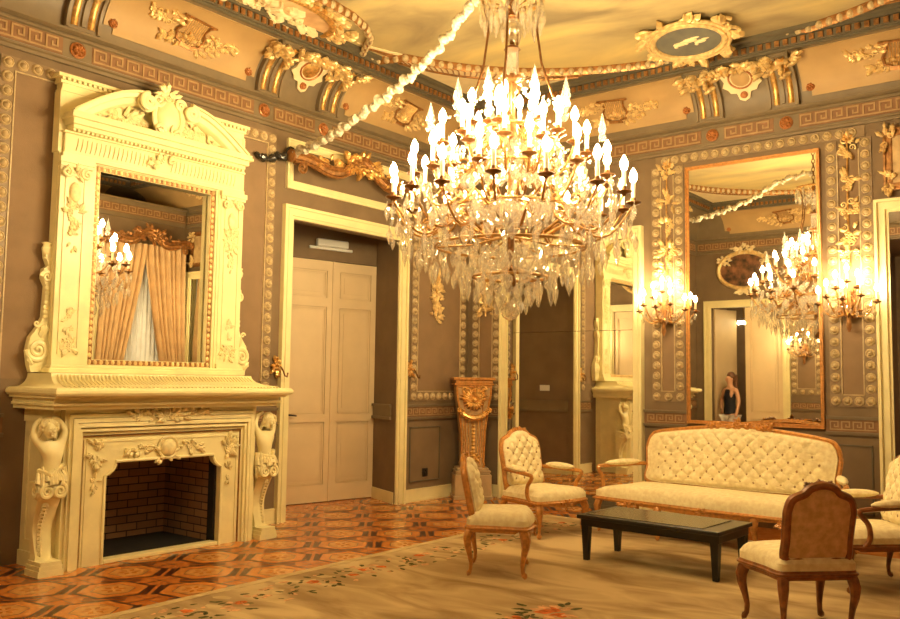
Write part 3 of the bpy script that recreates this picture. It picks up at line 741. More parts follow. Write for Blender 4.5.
mb.prism(pts, -.56, -.50)
rim = pts[1:13]
mb.tube([(x*1.012, -.563, z) for x, z in rim], .014, 6)
three_sided(mb, -.78, .78, 1.04, .012, -.56, .008)
mb.build('slip', 'ivory', fp)
mb = MB()
for q, wd, d in ((.985, .035, .06), (.955, .03, .085), (.93, .035, .105), (.90, .035, .10), (.868, .03, .08), (.84, .022, .05), (.815, .02, .03)): three_sided(mb, -q, q, 1.06+(q-.80)*1.36, wd, -.5, d+.02)
mb.build('bolection_moulding', 'ivory', fp)
mb = MB(); three_sided(mb, -.822, .822, 1.085, .01, -.5, .065); mb.build('red_vein', 'bronze', fp)
mb = MB()
mb.cluster(0, 1.262, .42, .035, 80, .07, -.60, 31); mb.cluster(0, 1.24, .12, .055, 24, .08, -.62, 32)
mb.build('garland_carving', 'ivory2', fp)
mb = MB()
mb.ball((0, -.575, .955), .085, 14, 8, (1, .45, .95)); mb.tube([(.10*math.cos(a*PI/10), -.575, .955+.095*math.sin(a*PI/10)) for a in range(20)], .014, 6, True)
mb.cluster(0, .87, .10, .02, 8, .06, -.565, 33)
for s in (-1, 1):
    mb.cluster(s*.26, .955, .16, .03, 16, .06, -.562, 34+s); mb.cluster(s*.69, .93, .05, .10, 26, .07, -.562, 37+s); mb.cluster(s*.69, .70, .025, .10, 10, .05, -.562, 40+s)
mb.build('cartouche_carving', 'ivory2', fp)
mb = MB()        # shelf: lower fascia, ovolo edge, slab
mb.box(-1.15, 1.15, -.70, -.01, 1.315, 1.345)
for q, d, z0, z1 in ((1.17, .74, 1.345, 1.37), (1.16, .72, 1.37, 1.405), (1.19, .80, 1.405, 1.428)): mb.bbox(-q, q, -d, -.01, z0, z1, .004)
pr = [(0, 1.425), (.02, 1.43), (.035, 1.45), (.035, 1.47), (.02, 1.49), (0, 1.495)]
rs = [[(-1.185-a, -.01, z), (-1.185-a, -.83-a, z), (1.185+a, -.83-a, z), (1.185+a, -.01, z)] for a, z in pr]
mb.rings(rs)
mb.build('mantel_shelf', 'ivory', fp)
mb = MB()        # coved slope with flutes
rs = []
for k in range(9):
    t = k/8; q = .80-.38*math.sin(t*PI/2); z = 1.495+.115*(1-math.cos(t*PI/2)); xq = 1.15-.11*math.sin(t*PI/2)
    rs.append([(-xq, -.01, z), (-xq, -q, z), (xq, -q, z), (xq, -.01, z)])
mb.rings(rs)
for k in range(56):
    x = -1.09+2.18*k/55
    mb.tube([(x*(1-.095*math.sin(t*PI/2)), -(.80-.38*math.sin(t*PI/2))-.004, 1.495+.115*(1-math.cos(t*PI/2))+.004) for t in (0.02, .3, .6, .9)], .010, 5)
mb.build('fluted_cove', 'ivory', fp)
mb = MB()        # firebox (brick back and sides), floor
mb.box(-.60, .60, .36, .38, 0, .93); mb.box(-.62, -.60, -.50, .38, 0, .93); mb.box(.60, .62, -.50, .38, 0, .93)
mb.build('firebox', 'brick', fp, False)
mb = MB(); mb.box(-.60, .60, -.45, .36, .003, .02); mb.box(-.60, .60, -.47, .36, .91, .93); mb.box(.575, .60, -.49, -.40, 0, .92); mb.box(-.60, -.575, -.49, -.40, 0, .92); mb.build('hearth', 'soot', fp, False)
mb = MB(); mb.bbox(-.585, .585, -.565, -.45, 0, .035, .005); mb.build('hearth_kerb', 'ivory', fp)
# ---- figures: one continuous skinned surface per body
def skin_mesh(name, joints, edges, m, parent, sub=2, root=0):
    me = bpy.data.meshes.new(name+'_src'); me.from_pydata([j[:3] for j in joints], edges, [])
    o = bpy.data.objects.new(name+'_src', me); COL.objects.link(o)
    o.modifiers.new('s', 'SKIN'); o.modifiers.new('u', 'SUBSURF').levels = sub
    for i, v in enumerate(me.skin_vertices[0].data):
        r = joints[i][3]; r = r if isinstance(r, tuple) else (r, r); v.radius = r; v.use_root = (i == root)
    dg = bpy.context.evaluated_depsgraph_get(); em = bpy.data.meshes.new_from_object(o.evaluated_get(dg))
    bpy.data.objects.remove(o); bpy.data.meshes.remove(me)
    em.name = name; em.materials.clear(); em.materials.append(M[m]); em.shade_smooth()
    o = bpy.data.objects.new(name, em); COL.objects.link(o)
    if parent: o.parent = parent
    return o
def caryatid(x, s, lab):
    c = bpy.data.objects.new('caryatid', None); COL.objects.link(c); c.parent = fp; c.location = (x, -.47, 0); c['label'] = lab
    # torso, neck, head, both arms raised to the shelf, s = side of the high arm
    J = [(0, -.12, .76, (.085, .07)), (0, -.125, .84, (.072, .06)), (.012*s, -.13, .93, (.085, .068)), (.01*s, -.125, 1.01, (.088, .062)), (0, -.12, 1.055, (.035, .035)), (-.012*s, -.135, 1.10, (.034, .036)), (-.03*s, -.15, 1.15, (.052, .058)), (-.035*s, -.145, 1.195, (.048, .052)),
         (.085*s, -.11, 1.035, .040), (.125*s, -.10, 1.13, .034), (.075*s, -.09, 1.225, .026), (.01*s, -.10, 1.25, .022),
         (-.085*s, -.11, 1.03, .038), (-.135*s, -.09, 1.10, .032), (-.115*s, -.08, 1.20, .025), (-.06*s, -.09, 1.245, .022)]
    Ed = [(0, 1), (1, 2), (2, 3), (3, 4), (4, 5), (5, 6), (6, 7), (3, 8), (8, 9), (9, 10), (10, 11), (3, 12), (12, 13), (13, 14), (14, 15)]
    skin_mesh('figure', J, Ed, 'ivory', c)
    mb = MB(); hx = -.033*s
    mb.ball((hx, -.122, 1.192), .062, 14, 8, (1.08, .85, .95)); R = random.Random(4)
    for k in range(18):
        a = -.35+k*(PI+.7)/17; mb.ball((hx+.062*math.cos(a), -.150+R.uniform(-.012, .02), 1.172+.056*math.sin(a)), .019, 7, 5)
    for e in (-1, 1): mb.tube([(hx+e*.055, -.12, 1.15), (hx+e*.075, -.10, 1.08), (hx+e*.07, -.10, 1.02)], lambda t: .022-.012*t, 6)
    mb.build('hair', 'ivory2', c)
    mb = MB(); mb.ball((hx, -.168, 1.155), .044, 12, 8, (.86, 1.0, 1.18)); mb.ball((hx, -.214, 1.150), .010, 6, 5, (.8, 1, 1.7))
    for e in (-1, 1): mb.ball((hx+e*.017, -.205, 1.166), .009, 6, 4, (1.3, .7, .7)); mb.ball((hx+e*.02, -.196, 1.142), .016, 6, 5)
    mb.ball((hx, -.206, 1.126), .010, 6, 4, (1.5, .8, .6)); mb.ball((hx, -.200, 1.108), .012, 6, 5); mb.build('face', 'ivory', c)
    mb = MB(); R = random.Random(8)
    for k in range(16):
        if k % 2: continue
        a = -.115+.23*k/15; mb.tube([(a*.8, -.165+3.5*a*a, .84+.02*math.sin(k)), (a, -.205+3.2*a*a, .78), (a*1.06, -.215+3.0*a*a, .73+.02*math.sin(k*2))], lambda t: .012+.010*t, 6)
    mb.tube([(-.10, -.13, .83), (-.04*s, -.20, .80), (.10, -.13, .86)], .024, 7); mb.tube([(.10*s, -.14, .85), (.125*s, -.15, .74), (.115*s, -.15, .60)], lambda t: .028-.016*t, 7); mb.build('drapery', 'ivory2', c)
    mb = MB(); rs = []
    for k in range(22):                      # console: volute head, concave shaft, moulded foot
        t = k/21; z = .74-.66*t
        wd = .105-.045*t if t < .93 else .075
        dp = .17-.125*(1-math.cos(min(1, t/.62)*PI))/2+.20*max(0, t-.62)**1.3
        rs.append([(-wd, 0, z), (-wd, -dp, z), (-wd*.5, -dp-.012, z), (wd*.5, -dp-.012, z), (wd, -dp, z), (wd, 0, z)])
    mb.rings(rs); mb.lathe([(.001, -.104), (.06, -.104), (.070, -.09), (.066, 0), (.070, .09), (.06, .104), (.001, .104)], (0, -.125, .665), 18, 'x')
    for q, z0, z1 in ((.085, .085, .115), (.095, .05, .085), (.105, 0, .05)): mb.box(-q, q, -.20-q*.2, 0, z0, z1)
    for e in (-1, 1):
        mb.spiral(e*.052, .665, .058, 1.9, .020, -.195, PI/2, -e, 7)
        pts = [(e*.106, -.125-.065*(1-.85*k/26)*math.cos(k*.42), .665+.065*(1-.85*k/26)*math.sin(k*.42)) for k in range(27)]
        mb.tube(pts, lambda t: .018-.008*t, 6)
    mb.build('console', 'ivory', c)
    mb = MB()
    for k in range(14): 
        z = .57-.03*k; t_ = (.74-z)/.66; mb.leaf(-.03*s, z, -PI/2, .042, .055-.001*k, -.013-(.17-.125*(1-math.cos(min(1, t_/.62)*PI))/2+.20*max(0, t_-.62)**1.3), .15, .10)
    mb.build('scale_carving', 'ivory2', c)
caryatid(-1.10, 1, 'left caryatid, head leaning left under its raised arms')
caryatid(1.10, -1, 'right caryatid next to the doorway')
# ---- overmantel
OY = -5.17
om = thing('overmantel_mirror', 'tall ivory overmantel mirror with broken pediment above the fireplace', 'mirror', (GAP, OY, .018), RL); om.scale = (1, .6, 1)
mb = MB(); mb.box(-1.0, 1.0, -.20, -.03, 1.60, 1.72); mb.box(-1.0, -.63, -.20, -.03, 1.72, 3.44); mb.box(.63, 1.0, -.20, -.03, 1.72, 3.44); mb.box(-1.0, 1.0, -.20, -.03, 3.44, 4.17)
mb.box(-.63, .63, -.06, -.03, 1.72, 3.44)
for q, d, z0, z1 in ((1.01, .215, 4.10, 4.12), (1.02, .22, 4.17, 4.20), (1.05, .26, 4.22, 4.25)): mb.box(-q, q, -d, -.03, z0, z1)
for k in range(42): x = -1.0+2.0*k/41; mb.box(x-.014, x+.014, -.245, -.03, 4.195, 4.225)
for s in (-1, 1):   # flat borders beside the pediment
    mb.box(s*1.0-.015, s*1.0+.015, -.21, -.03, 3.55, 4.1)
mb.bbox(-1.04, 1.04, -.36, -.03, 1.595, 1.64, .008); mb.bbox(-1.02, 1.02, -.33, -.03, 1.64, 1.665, .006)
mb.build('back_panel', 'ivory', om)
for s in (-1, 1):
    mb = MB(); x0, x1 = sorted((s*.715, s*.995))
    mb.box(x0, x1, -.26, -.20, 1.665, 3.50); mb.box(x0-.01, x1+.01, -.30, -.20, 1.665, 1.71); mb.box(x0-.01, x1+.01, -.30, -.2, 3.42, 3.45); mb.box(x0-.02, x1+.02, -.32, -.2, 3.45, 3.50)
    for a, b in ((x0+.045, x0+.060), (x1-.060, x1-.045)): mb.box(a, b, -.275, -.26, 1.76, 3.36)
    for z in (1.76, 3.345): mb.box(x0+.045, x1-.045, -.275, -.26, z, z+.015)
    p = mb.build('pilaster', 'ivory', om)
    mb = MB(); xc = s*.855
    mb.cluster(xc, 1.84, .07, .05, 16, .07, -.265, 60+s); mb.cluster(xc, 2.06, .03, .12, 12, .055, -.265, 62+s)
    mb.ball((xc, -.275, 3.20), .07, 10, 6, (.8, .6, 1.3)); mb.cluster(xc, 3.0, .06, .12, 24, .07, -.265, 64+s); mb.cluster(xc, 2.78, .03, .10, 10, .05, -.265, 66+s)
    for e in (-1, 1): mb.spiral(xc+e*.09, 3.37, .05, 1.6, .018, -.30, PI/2, e)
    mb.cluster(xc, 3.38, .09, .03, 14, .06, -.285, 68+s); mb.build('carving', 'ivory2', p)
mb = MB()
for q, wd, d in ((.715, .03, .05), (.685, .028, .035)):
    mb.box(-q, -q+wd, -.20-d, -.2, 1.72-(q-.605), 3.44+(q-.605)); mb.box(q-wd, q, -.2-d, -.2, 1.72-(q-.605), 3.44+(q-.605))
    for z0 in (3.44+(q-.605)-wd, 1.72-(q-.605)): mb.box(-q+wd, q-wd, -.2-d, -.2, z0, z0+wd)
mb.box(-.66, -.605, -.205, -.12, 1.67, 3.49); mb.box(.605, .66, -.205, -.12, 1.67, 3.49); mb.box(-.605, .605, -.205, -.12, 3.44, 3.49); mb.box(-.605, .605, -.205, -.12, 1.67, 1.72)
mb.build('frame', 'ivory', om)
mb = MB()
for x, z in line_pts((-.632, 1.70), (-.632, 3.465), .058)+line_pts((.632, 1.70), (.632, 3.465), .058)+line_pts((-.632, 1.695), (.632, 1.695), .058)+line_pts((-.632, 3.465), (.632, 3.465), .058):
    mb.ball((x, -.21, z), .021, 7, 5, (.9, .9, 1.1))
mb.build('egg_and_dart', 'goldlite', om)
mb = MB()
for x0, x1, z0, z1 in ((-.655, -.609, 1.675, 3.485), (.609, .655, 1.675, 3.485), (-.609, .609, 1.675, 1.716), (-.609, .609, 3.444, 3.485)): mb.box(x0, x1, -.2075, -.20, z0, z1)
mb.build('crevice_shade', 'bronze', om)  # dark strips painting the crevice shade behind the eggs
mb = MB(); mb.box(-.615, .615, -.012, 0, 1.715, 3.445); mb.build('mirror_glass', 'mirror', om, False, (0, -.10, 0), .030)
mb = MB()
for q, d, z0, z1 in ((.99, .29, 3.50, 3.54), (.97, .26, 3.54, 3.72), (.99, .30, 3.72, 3.74), (.94, .40, 3.755, 3.79), (.96, .46, 3.79, 3.84), (.99, .52, 3.84, 3.87), (.98, .50, 3.87, 3.90)): mb.bbox(-q, q, -d, -.2, z0, z1, .004)
for k in range(40):
    x = -.86+1.72*k/39
    if abs(x) > .10: mb.tube([(x, -.262, 3.57), (x+.012, -.275, 3.63), (x+.02, -.262, 3.69)], .011, 5)
for k in range(44): x = -.92+1.84*k/43; mb.box(x-.011, x+.011, -.37, -.2, 3.735, 3.757)
mb.build('entablature', 'ivory', om)
def arc_x(t): return -.95+.70*t
def arc_z(t): return 3.90+.34*math.sin(min(1, t)*PI/2*.96)
for s in (-1, 1):
    mb = MB(); rs = []
    for k in range(17):
        t = k/16; x, z = arc_x(t), arc_z(t)
        nx, nz = -.34*PI/2*math.cos(t*PI/2), .70; L = math.hypot(nx, nz); nx, nz = nx/L, nz/L
        prof = [(0, .20), (0, .47), (.022, .47), (.022, .44), (-.035, .42), (-.04, .37), (-.09, .36), (-.11, .32), (-.11, .20)]
        r_ = [(s*(x+nx*o_), -d, z+nz*o_) for o_, d in prof]; rs.append(r_ if s > 0 else r_[::-1])
    mb.rings(rs)
    for q in range(2): mb.spiral(s*-.235, 4.165, .085-.005*q, 2.1, .030, -.40-.07*q, PI/2, s, 8, .45)
    mb.lathe([(.05, 0), (.05, .10), (.03, .13), (.001, .14)], (s*-.235, -.33, 4.165), 14, 'y')
    mb.build('pediment_scroll', 'ivory', om)
mb = MB(); mb.cluster(-.42, 4.0, .22, .075, 42, .085, -.24, 71); mb.cluster(.42, 4.0, .22, .075, 42, .085, -.24, 72); mb.cluster(0, 3.635, .10, .05, 16, .075, -.29, 73)
mb.build('tympanum_carving', 'ivory2', om)
mb = MB()
mb.ball((0, -.36, 4.08), .155, 18, 10, (.86, .8, 1.12)); mb.tube([(.155*math.cos(a*PI/14), -.38-.03*math.cos(a*PI/7), 4.08+.195*math.sin(a*PI/14)) for a in range(28)], .028, 8, True)
mb.box(-.10, .10, -.46, -.2, 3.86, 3.93)
for s in (-1, 1): mb.spiral(s*.12, 4.22, .06, 1.5, .022, -.42, 0, s); mb.spiral(s*.10, 3.93, .055, 1.5, .022, -.44, 0, -s)
mb.cluster(0, 4.29, .07, .05, 18, .085, -.40, 75); mb.cluster(0, 3.89, .08, .03, 12, .07, -.47, 76)
mb.build('cartouche', 'ivory', om)
for s in (-1, 1):
    mb = MB()
    mb.prism([(s*x, z) for x, z in ((.99, 1.60), (1.13, 1.60), (1.15, 1.66), (1.17, 1.78), (1.15, 1.90), (1.08, 2.00), (1.045, 2.08), (1.035, 2.35), (1.07, 2.42), (1.06, 2.50), (1.02, 2.53), (1.05, 2.60), (1.06, 2.68), (1.04, 2.70), (.99, 2.70))], -.14, -.03)
    mb.spiral(s*1.085, 1.79, .095, 2.0, .028, -.15, PI, -s, 8); mb.spiral(s*1.035, 2.43, .05, 1.6, .018, -.15, PI, s, 7)
    for k in range(7): mb.ball((s*(1.03+.008*math.sin(k)), -.14, 2.08+.042*k), .022, 8, 5)
    mb.lathe([(.001, 0), (.03, .01), (.02, .03), (.045, .07), (.05, .10), (.035, .13), (.05, .15), (.001, .16)], (s*1.035, -.11, 2.58), 12)
    mb.spiral(s*1.10, 2.02, .03, 1.2, .012, -.14, 0, s, 6)
    mb.leaf(s*1.06, 1.90, PI/2+s*.3, .14, .07, -.14); mb.leaf(s*1.12, 1.66, PI/2-s*.6, .10, .05, -.14)
    mb.build('side_scroll', 'ivory', om)
# ================================================================== MIRRORS, PELMET, SMALL WALL THINGS
md = thing('mirrored_door', 'tall cream framed mirrored door reflecting the fireplace', 'mirror', (1.67, 0, 0), RB)
frame_mb(-1.07, 1.07, 3.55, .135, .09).build('door_frame', 'cream', md, False)
mb = MB(); mb.box(-.935, .935, -.012, 0, .16, 2.25); mb.build('mirror_glass', 'mirror', md, False, (0, -.028, 0), .021)
mb = MB(); mb.box(-.935, .935, -.012, 0, 2.256, 3.415); mb.build('mirror_glass', 'mirror', md, False, (0, -.028, 0), .021)
mb = MB(); mb.box(-.935, .935, -.04, 0, 0, .055); mb.box(-.935, .935, -.03, 0, .055, .155); mb.build('kick_board', 'trimdark', md, False)
md = thing('mirrored_door', 'cream door frame with mirror at the right edge of the picture', 'mirror', (5.93, 0, 0), RB)
frame_mb(-.53, .53, 3.55, .135, .09).build('door_frame', 'cream', md, False)
mb = MB(); mb.box(-.395, .395, -.012, 0, .16, 3.415); mb.build('mirror_glass', 'mirror', md, False, (0, -.018, 0))
mb = MB(); mb.box(-.395, .395, -.03, 0, 0, .155); mb.build('kick_board', 'trimdark', md, False)
bm_ = thing('wall_mirror', 'large gilt framed mirror on the wall above the sofa', 'mirror', (4.08, 0, 0), RB)
frame_mb(-.775, .775, 4.205, .045, .05, True, 1.125).build('frame', 'golden_wood', bm_, False)
mb = MB(); mb.box(-.735, .735, -.012, 0, 1.165, 4.165); mb.build('mirror_glass', 'mirror', bm_, False, (0, -.012, 0))
pt = thing('overdoor_painting', 'gilt framed painting above the door frame at the right edge', 'painting', (5.93, -GAP, 0), RB)
mb = MB(); mb.box(-.34, .34, -.03, 0, 3.72, 4.22); mb.build('canvas', 'paint_over', pt, False)
f_ = frame_mb(-.43, .43, 4.30, .10, .05, True, 3.64); f_.build('frame', 'bronze', pt, False)
mb = MB()
for s in (-1, 1):
    for z in (3.72, 4.2): mb.cluster(s*.38, z, .05, .10, 14, .08, -.05, int(z*10)+s)
mb.build('frame_carving', 'goldlite', pt)
def pelmet(parent, Wd, m1, m2, yo=.16):
    mb = MB(); pts = []
    for k in range(41):
        x = -Wd+2*Wd*k/40; q = abs(x)/Wd
        z = .13*math.exp(-(q/.22)**2)+.045*math.cos(q*PI*2.2)-.02
        pts.append((x, -yo-.05*math.cos(q*PI/2), z))
    mb.tube(pts, .050, 8); mb.tube([(x, y-.03, z+.05) for x, y, z in pts], .022, 6); mb.tube([(x, y-.02, z-.06) for x, y, z in pts], .018, 6)
    for s in (-1, 1):
        mb.lathe([(.03, 0), (.075, .02), (.075, .05), (.04, .07), (.001, .09)], (s*Wd-(.02 if s > 0 else .07), -yo, pts[0][2]), 12, 'x')
        mb.spiral(s*(Wd-.1), -.10, .07, 1.8, .022, -yo-.03, PI/2, s)
    mb.box(-Wd+.1, -Wd+.16, -yo, 0, -.03, .03); mb.box(Wd-.16, Wd-.1, -yo, 0, -.03, .03)
    mb.build('rail', m1, parent)
    mb = MB(); mb.cluster(0, .10, .30, .085, 70, .11, -yo-.06, 81)
    for s in (-1, 1): mb.cluster(s*Wd*.5, .02, .22, .05, 24, .085, -yo-.05, 83+s)
    mb.build('crest_carving', m2, parent)
pl = thing('carved_pelmet', 'carved gilt curtain pelmet fixed over the doorway under the garland', 'pelmet', (0, -2.44, 4.07), RL)
pelmet(pl, 1.06, 'bronze', 'gold')
# emergency light over the double doors
el = thing('emergency_light', 'white emergency light above the double doors', 'light fixture', (-.815, -1.98, 3.32), drot)
mb = MB(); mb.bbox(-.24, .24, -.09, -.03, 0, .10, .012); mb.build('housing', 'white', el)
mb = MB(); mb.bbox(-.33, .33, -.045, -.012, -.035, 0, .006); mb.build('base_plate', 'white', el)
def hook(y, lab):
    o = thing('tieback_hook', lab, 'hook', (0, y, 1.70), RL, 'curtain tieback hooks')
    mb = MB(); mb.cluster(0, .03, .035, .07, 16, .07, -.03, int(abs(y)*10)); mb.lathe([(.035, 0), (.03, .02), (.012, .03), (.012, .09), (.02, .10)], (0, -.01, .03), 10, 'y'); mb.build('rosette', 'gold', o)
    mb = MB(); mb.tube([(0, -.10, .03), (.01, -.14, -.02), (.03, -.15, -.08), (.07, -.14, -.09), (.09, -.13, -.05)], .010, 6); mb.build('hook', 'darkbrass', o)
hook(-3.56, 'gilt tieback hook left of the doorway, above the mantel shelf'); hook(-1.30, 'gilt tieback hook right of the doorway beside the beaded panel')
so = thing('wall_outlet', 'black power outlet low on the wall left of the pedestal', 'outlet', (0, -.93, .365), RL)
mb = MB(); mb.bbox(-.055, .055, -.012, 0, -.055, .055, .004); mb.build('plate', 'black', so)
mb = MB(); mb.lathe([(.03, 0), (.026, .006), (.02, -.004), (.001, -.004)], (0, -.012, 0), 12, 'y'); mb.build('socket', 'slate', so)
sw = thing('switch_plate', 'pale switch plate inside the doorway, seen in the mirrored door', 'switch', (-.52, -3.285, 1.48), math.atan2(.17, -.96))
mb = MB(); mb.bbox(-.09, .09, -.015, 0, -.05, .05, .004); mb.build('plate', 'white', sw)
# pedestal in the corner
pd = thing('corner_pedestal', 'gilt wooden pedestal with carved shell standing in the room corner', 'pedestal', (.33, -.33, 0), PI/4)
mb = MB(); mb.bbox(-.25, .25, -.21, .18, 0, .33, .006); mb.bbox(-.27, .27, -.23, .18, 0, .05, .006)
for q, d, z0, z1 in ((.23, .19, .33, .36), (.24, .20, .36, .385), (.215, .175, .385, .42)): mb.bbox(-q, q, -d, .17, z0, z1, .006)
mb.build('plinth', 'pedbase', pd)
mb = MB(); rs = []
for w_, d_, z in ((.15, .12, .42), (.16, .13, .46), (.15, .12, .50), (.165, .13, .9), (.20, .16, 1.2), (.235, .18, 1.40), (.24, .185, 1.50)): rs.append([(-w_, .16, z), (-w_, -d_, z), (w_, -d_, z), (w_, .16, z)])
mb.rings(rs); mb.build('shaft', 'pedwood', pd)
mb = MB()
for s in (-1, 1):
    mb.tube([(s*r_[1][0]*-.97, r_[1][1]-.004, r_[1][2]) for r_ in rs], .016, 6); mb.tube([(s*r_[1][0]*-.62, r_[1][1]-.004, r_[1][2]) for r_ in rs[1:-1]], .009, 5)
mb.build('corner_moulding', 'golden_wood', pd)
mb = MB()
for q, d, z0, z1 in ((.245, .20, 1.50, 1.53), (.27, .22, 1.53, 1.555), (.255, .21, 1.555, 1.60), (.285, .24, 1.60, 1.635)): mb.bbox(-q, q, -d, .17, z0, z1, .006)
mb.build('top', 'golden_wood', pd)
mb = MB()
for k in range(13):
    a = PI*(k+.5)/13; mb.leaf(0, 1.33, a, .20, .06, -.175, .25, .22)
for k in range(9):
    a = PI+PI*(k+.5)/9; mb.leaf(0, 1.33, a, .15, .055, -.17, .25, .25)
mb.ball((0, -.20, 1.33), .035, 8, 5)
for s in (-1, 1): mb.spiral(s*.12, 1.47, .05, 1.6, .018, -.20, 0, s)
mb.leaf(0, 1.42, PI/2, .10, .10, -.20)
mb.build('shell_carving', 'gold', pd)
mb = MB()
mb.tube([(x, -.20-.03*math.cos(x*7), 1.22-.13*(1-(x/.22)**2)) for x in [-.22+.044*k for k in range(11)]], lambda t: .02+.018*math.sin(t*PI), 7)
for k in range(12): x = -.2+.4*k/11; mb.flower(x, 1.22-.13*(1-(x/.22)**2), .045, -.225, 5)
mb.build('swag', 'gold', pd)
mb = MB()
for x in (-.12, -.06, .06, .12): mb.tube([(x, -.135, .55), (x*1.1, -.15, 1.05)], .008, 5)
for k in range(9): mb.leaf(0, 1.02-.05*k, -PI/2, .07, .05, -.145, .4, .3)
mb.cluster(0, .58, .06, .05, 12, .07, -.13, 91); mb.build('shaft_carving', 'gold', pd)
# ================================================================== CHANDELIER
CX, CY = 3.63, -4.24
ch = thing('chandelier', 'huge crystal chandelier with many lit candle bulbs hanging in the room centre', 'chandelier', (CX, CY, 0))
mb = MB(); mb.lathe([(.02, 2.3), (.05, 2.35), (.03, 2.5), (.03, 2.9), (.07, 2.95), (.05, 3.05), (.03, 3.1), (.03, 3.5), (.06, 3.55), (.04, 3.65), (.03, 3.7), (.035, 4.0), (.075, 4.02), (.075, 4.06)], n=16)
mb.lathe([(.07, 4.28), (.055, 4.30), (.02, 4.32), (.02, 4.36)], n=12); mb.lathe([(.02, 4.40), (.025, 4.42)], n=10); mb.lathe([(.03, 4.53), (.05, 4.55), (.03, 4.60), (.06, 4.66), (.03, 4.72), (.02, 4.78)], n=12)
mb.build('stem', 'darkbrass', ch)
mb = MB(); mb.lathe([(.062, 4.05), (.055, 4.10), (.055, 4.24), (.062, 4.29)], n=16); mb.build('glass_column', 'crystal2', ch)
mb = MB(); mb.ball((0, 0, 4.475), .072, 16, 10); mb.ball((0, 0, 4.375), .045, 14, 8); mb.build('glass_ball', 'crystal2', ch)
mb = MB(); mb.tube([(.25*math.cos(a*PI/16), .25*math.sin(a*PI/16), 4.70) for a in range(32)], .016, 6, True)
for k in range(8):
    a = k*PI/4; mb.tube([(.03*math.cos(a), .03*math.sin(a), 4.62), (.14*math.cos(a), .14*math.sin(a), 4.66), (.25*math.cos(a), .25*math.sin(a), 4.70)], .010, 5)
mb.build('crown_ring', 'brass', ch)
for k in range(4):
    a = k*PI/2+.4; mb = MB(); mb.tube([(.24*math.cos(a), .24*math.sin(a), 4.70), (.20*math.cos(a), .20*math.sin(a), 4.45), (.24*math.cos(a), .24*math.sin(a), 4.15), (.34*math.cos(a), .34*math.sin(a), 3.85)], .010, 6); mb.build('rod', 'darkbrass', ch)
mb = MB()
for k in range(9):
    zz = 4.80+.065*k; mb.tube([((.022*math.cos(a*PI/5) if k % 2 else 0), (0 if k % 2 else .022*math.cos(a*PI/5)), zz+.042*math.sin(a*PI/5)) for a in range(10)], .007, 5, True)
mb.build('chain', 'darkbrass', ch)
mb = MB(); mb.lathe([(.001, 5.32), (.10, 5.34), (.15, 5.38), (.16, 5.40)], n=18); mb.build('ceiling_rose', 'brass', ch)
for zc, r in ((2.92, .30), (3.42, .20)):
    mb = MB(); mb.lathe([(.03, zc-.10), (r*.6, zc-.085), (r*.9, zc-.03), (r, zc+.03), (r*1.04, zc+.035), (r*.86, zc-.02), (r*.5, zc-.07), (.03, zc-.085)], n=24); mb.build('glass_dish', 'crystal2', ch)
for zc, r in ((2.97, .46), (2.66, .60), (2.42, .30), (3.30, .36), (3.62, .22)):
    mb = MB(); mb.tube([(r*math.cos(a*PI/20), r*math.sin(a*PI/20), zc) for a in range(40)], .012, 6, True)
    for k in range(6): a = k*PI/3+zc; mb.tube([(.04*math.cos(a), .04*math.sin(a), zc+.08), (r*.5*math.cos(a), r*.5*math.sin(a), zc+.02), (r*math.cos(a), r*math.sin(a), zc)], .009, 5)
    mb.build('hoop', 'brass', ch)
# arms
def candle_meshes():
    mb = MB(); mb.lathe([(.012, -.03), (.02, -.015), (.05, -.004), (.062, .006), (.058, .012), (.03, .008), (.022, .03), (.018, .045)], n=12); pan = mb
    mb = MB(); mb.lathe([(.0165, .03), (.0165, .165), (.012, .17)], n=9); can = mb
    mb = MB(); mb.lathe([(.010, .165), (.022, .180), (.031, .208), (.026, .238), (.011, .268), (.001, .282)], n=9); blb = mb
    return pan, can, blb
pan_mb, can_mb, blb_mb = candle_meshes()
TIERS = [(16, .96, 3.02, 2.78, .30, 0.10), (12, .78, 3.20, 2.98, .22, .25), (12, .60, 3.40, 3.20, .16, .0), (9, .40, 3.58, 3.43, .10, .2), (4, .20, 3.70, 3.56, .06, .3)]
lamp_first = None
for n, R_, zc, zr, r0, ph in TIERS:
    mb = MB(); pts = []
    for k in range(15):
        t = k/14; x = r0+(R_-r0)*t; z = zr+.16*math.sin(t*PI*.9)*(1 if k < 5 else .4)-.14*math.sin(max(0, t-.35)/.65*PI)+(zc-.03-zr)*t**3
        pts.append((x, 0, z))
    mb.tube(pts, lambda t: .013-.004*t, 6); mb.spiral(r0+(R_-r0)*.55, zr+.05, .06, 1.5, .010, 0, 0, 1, 5)
    arm_mb = mb
    for k in range(n):
        a = ph+2*PI*k/n+random.uniform(-.05, .05); dz = random.uniform(-.03, .03)
        if k == 0:
            arm = arm_mb.build('arm', 'armbrass', ch); arm_src = arm
            if lamp_first is None:
                lamp_first = [pan_mb.build('drip_pan', 'darkbrass', arm), can_mb.build('candle', 'candle', arm), blb_mb.build('bulb', 'bulb', arm)]
                kids = lamp_first
            else: kids = [copy_obj(o, arm) for o in lamp_first]
        else:
            arm = copy_obj(arm_src, ch); kids = [copy_obj(o, arm) for o in lamp_first]
        arm.rotation_euler = (0, 0, a); arm.location = (0, 0, dz)
        for o in kids: o.location = (R_, 0, zc)
